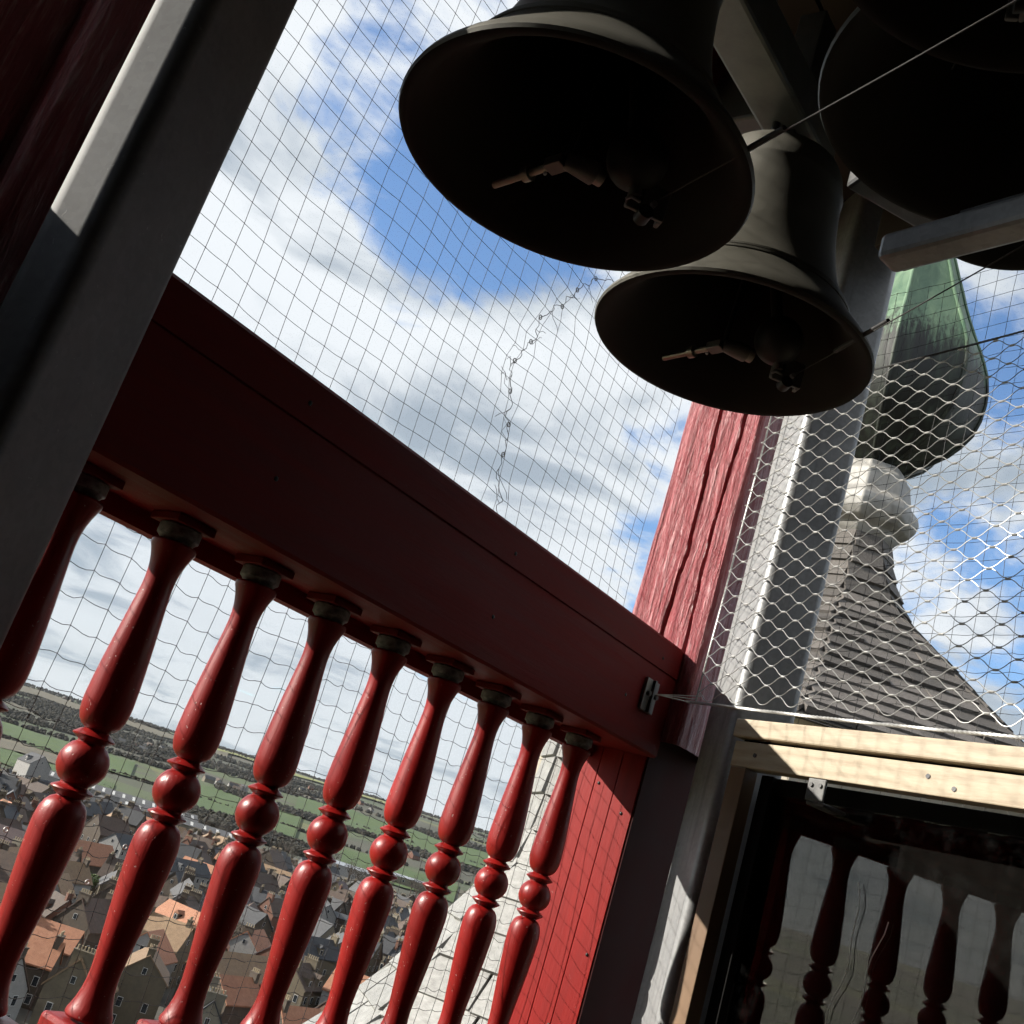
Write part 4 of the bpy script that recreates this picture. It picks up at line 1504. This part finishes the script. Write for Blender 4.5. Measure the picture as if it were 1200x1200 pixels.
# parked vans in the yard
for k, (az, d, tn) in enumerate(((42.9, 412, 20), (42.5, 404, 22), (43.2, 418, 15), (41.3, 470, 60), (41.6, 490, 62), (42.1, 398, 10))):
    x, y = polar(az, d)
    v = thing('parked_van', ['white van nearest the dark yard building', 'white van beside the yard corner', 'white van at the far yard end', 'white van on the side street', 'white van furthest along the side street', 'white van at the near kerb of the yard'][k], 'van', (x, y, GROUND+.2), 'vans parked in the yard', R(az+tn))
    bd = MB().hexa([(-2.5, -1, .35), (2.6, -1, .35), (2.6, 1, .35), (-2.5, 1, .35), (-2.5, -.95, 2.3), (1.3, -.95, 2.3), (1.3, .95, 2.3), (-2.5, .95, 2.3)])
    link('body', bd.mesh('body', 'frame_white', bevel=.12), v)
    link('windscreen', MB().hexa([(2.12, -.8, 1.25), (2.16, -.8, 1.2), (2.16, .8, 1.2), (2.12, .8, 1.25), (1.55, -.8, 2.05), (1.6, -.8, 2.05), (1.6, .8, 2.05), (1.55, .8, 2.05)]).mesh('windscreen', 'window_dark'), v)
    for wx in (-1.6, 1.6):
        for wy in (-.95, .95):
            link('wheel', MB().tube([(wx, wy-.1, .35), (wx, wy+.1, .35)], .36, 12).mesh('wheel', 'iron_black'), v)

# ------------------------------------------------------------------ trees


def tree_mesh(seed, h, spread, leafm, bare):
    rg = random.Random(seed)
    tr = MB().tube([(0, 0, -1), (0, 0, h*.25), (rg.uniform(-.3, .3), rg.uniform(-.3, .3), h*.62)], [.035*h, .026*h, .010*h], 7)
    cr_ = MB()
    tips = []
    for k in range(9):
        a = k*2.4+rg.uniform(-.4, .4)
        z0 = h*rg.uniform(.22, .5)
        r = spread*rg.uniform(.45, .95)
        z1 = z0+h*rg.uniform(.18, .48)
        tr.tube([(0, 0, z0), (math.cos(a)*r*.5, math.sin(a)*r*.5, (z0+z1)/2+h*.03), (math.cos(a)*r, math.sin(a)*r, z1)], [.012*h, .008*h, .003*h], 5)
        tips.append((math.cos(a)*r*.8, math.sin(a)*r*.8, z1))
    tips.append((0, 0, h*.86))
    n = 420
    for q in range(n):
        t = tips[rg.randrange(len(tips))]
        rad = spread*.48
        p = Vector(t)+Vector((rg.gauss(0, 1), rg.gauss(0, 1), rg.gauss(0, .9)))*rad*.55
        s = rg.uniform(.14, .42)*(h/10)*(.8 if bare else 1)
        d1 = Vector((rg.uniform(-1, 1), rg.uniform(-1, 1), rg.uniform(-1, 1))).normalized()
        d2_ = d1.cross(Vector((rg.uniform(-1, 1), rg.uniform(-1, 1), rg.uniform(-1, 1)))).normalized()
        if bare:
            d2_ *= .22
            d1 *= 1.7
        cr_.add([p-d1*s, p+d2_*s, p+d1*s, p-d2_*s], [(0, 1, 2, 3)])
    return tr.mesh('trunk', 'bark'), cr_.mesh('crown', leafm)


TREES = [tree_mesh(1, 10, 3.6, 'twigs_brown', True), tree_mesh(2, 10, 4.2, 'twigs_brown', True), tree_mesh(3, 9, 2.6, 'leaf_green', False), tree_mesh(4, 11, 3.4, 'twigs_brown', True)]


bare_trees = []


def tree(kind, az, d, sc, label, group):
    x, y = polar(az, d)
    t = thing('tree', label, 'tree', (x, y, land_h(x, y)), group, az*7.3)
    if group.startswith('bare'):
        bare_trees.append((group, int(math.floor((1/math.tan(R(az))-BAL_X0)/BAL_DX)), d, t))
    t.scale = (sc, sc, sc)
    a, b = TREES[kind]
    link('trunk', a, t)
    link('crown', b, t)


tree(2, 53.9, 352, .95, 'round green bush tree beside the orange roof', 'trees in the town')
tree(2, 40.9, 372, .6, 'small green tree near the yard on the right', 'trees in the town')
rgt = random.Random(4)
for k in range(26):
    tree(rgt.choice([0, 1, 3]), rgt.uniform(46.4, 49.2), rgt.uniform(298, 348), rgt.uniform(.7, 1.1), 'bare brown tree in the garden behind the third and fourth balusters', 'bare garden trees')
for k in range(60):
    tree(rgt.choice([0, 1, 3]), rgt.uniform(36, 61), rgt.uniform(715, 905), rgt.uniform(1.0, 1.7), 'bare tree in the belt between town and fields', 'bare trees at the edge of town')
for k in range(24):
    tree(rgt.choice([0, 1, 3]), rgt.uniform(36, 60), rgt.uniform(240, 640), rgt.uniform(.5, .9), 'bare tree standing among the roofs', 'bare trees among the roofs')


rank_ = {}
for (g_, k_, d_, t_) in sorted(bare_trees, key=lambda q: (q[0], q[1], q[2])):
    i_ = rank_.get((g_, k_), 0)
    rank_[g_, k_] = i_+1
    what = {'bare garden trees': 'bare garden tree', 'bare trees at the edge of town': 'bare tree of the belt beyond town', 'bare trees among the roofs': 'bare tree among the roofs'}[g_]
    t_['label'] = '%s, %s nearest %s' % (what, nth(i_), gap_place(k_))


def far_woods():
    rg = random.Random(31)
    mb = MB()
    bands = [(52, 66, 1850, 2500, 3600, 7), (44, 66, 2450, 3250, 4200, 8), (36, 50, 1750, 1880, 1100, 7), (33, 50, 2520, 2680, 1200, 8), (33, 66, 4300, 5200, 3200, 10), (44, 54, 950, 1170, 1100, 6), (53, 58, 890, 925, 260, 5),
             (36, 62, 2050, 2075, 420, 5), (36, 62, 3000, 3030, 520, 6), (36, 62, 1405, 1418, 360, 4), (36, 62, 3720, 3760, 600, 7)]
    for (a0, a1, d0, d1, n, hh) in bands:
        for q in range(n):
            az, d = rg.uniform(a0, a1), rg.uniform(d0, d1)
            x, y = polar(az, d)
            if noise.noise(Vector((x*.004, y*.004, 3))) < -.12:
                continue
            h = hh*rg.uniform(.6, 1.25)
            r = h*rg.uniform(.38, .75)
            z = land_h(x, y)
            ring = []
            top = Vector((x+rg.uniform(-1, 1), y+rg.uniform(-1, 1), z+h))
            k = 6
            v1 = [(x+r*math.cos(i*math.tau/k)*rg.uniform(.6, 1.2), y+r*math.sin(i*math.tau/k)*rg.uniform(.6, 1.2), z+h*rg.uniform(.25, .5)) for i in range(k)]
            v2 = [(x+r*.6*math.cos(i*math.tau/k+.5)*rg.uniform(.6, 1.2), y+r*.6*math.sin(i*math.tau/k+.5)*rg.uniform(.6, 1.2), z+h*rg.uniform(.7, .95)) for i in range(k)]
            v0 = [(x+r*.7*math.cos(i*math.tau/k), y+r*.7*math.sin(i*math.tau/k), z-1) for i in range(k)]
            f = [(i, (i+1) % k, k+(i+1) % k, k+i) for i in range(k)]+[(k+i, k+(i+1) % k, 2*k+(i+1) % k, 2*k+i) for i in range(k)]+[(2*k+i, 2*k+(i+1) % k, 3*k) for i in range(k)]
            mb.add(v0+v1+v2+[tuple(top)], f)
    o = mb.build('far_woods', 'wood_far', None)
    tag(o, 'dark belts of bare woodland across the far fields', 'woodland', None, 'stuff')


far_woods()

# ------------------------------------------------------------------ the air between here and the hills
hz = MB().aabb(-9000, 9000, -9000, 9000, GROUND-60, 260).mesh('haze', 'net_thread')
hz.materials.clear()
hm = bpy.data.materials.new('haze')
hm.use_nodes = True
ht = NT(hm.node_tree)
pv_ = ht.n('ShaderNodeVolumePrincipled', inp={'Color': (.82, .88, .95, 1), 'Density': 1.4e-5, 'Anisotropy': .2})
ho = ht.n('ShaderNodeOutputMaterial')
ht.t.links.new(pv_.outputs[0], ho.inputs['Volume'])
hz.materials.append(hm)
ho_ = link('haze', hz)
ho_['kind'] = 'stuff'
ho_['label'] = 'thin pale air between the tower and the far hills'
USE_HAZE = True
if not USE_HAZE:
    bpy.data.objects.remove(ho_)
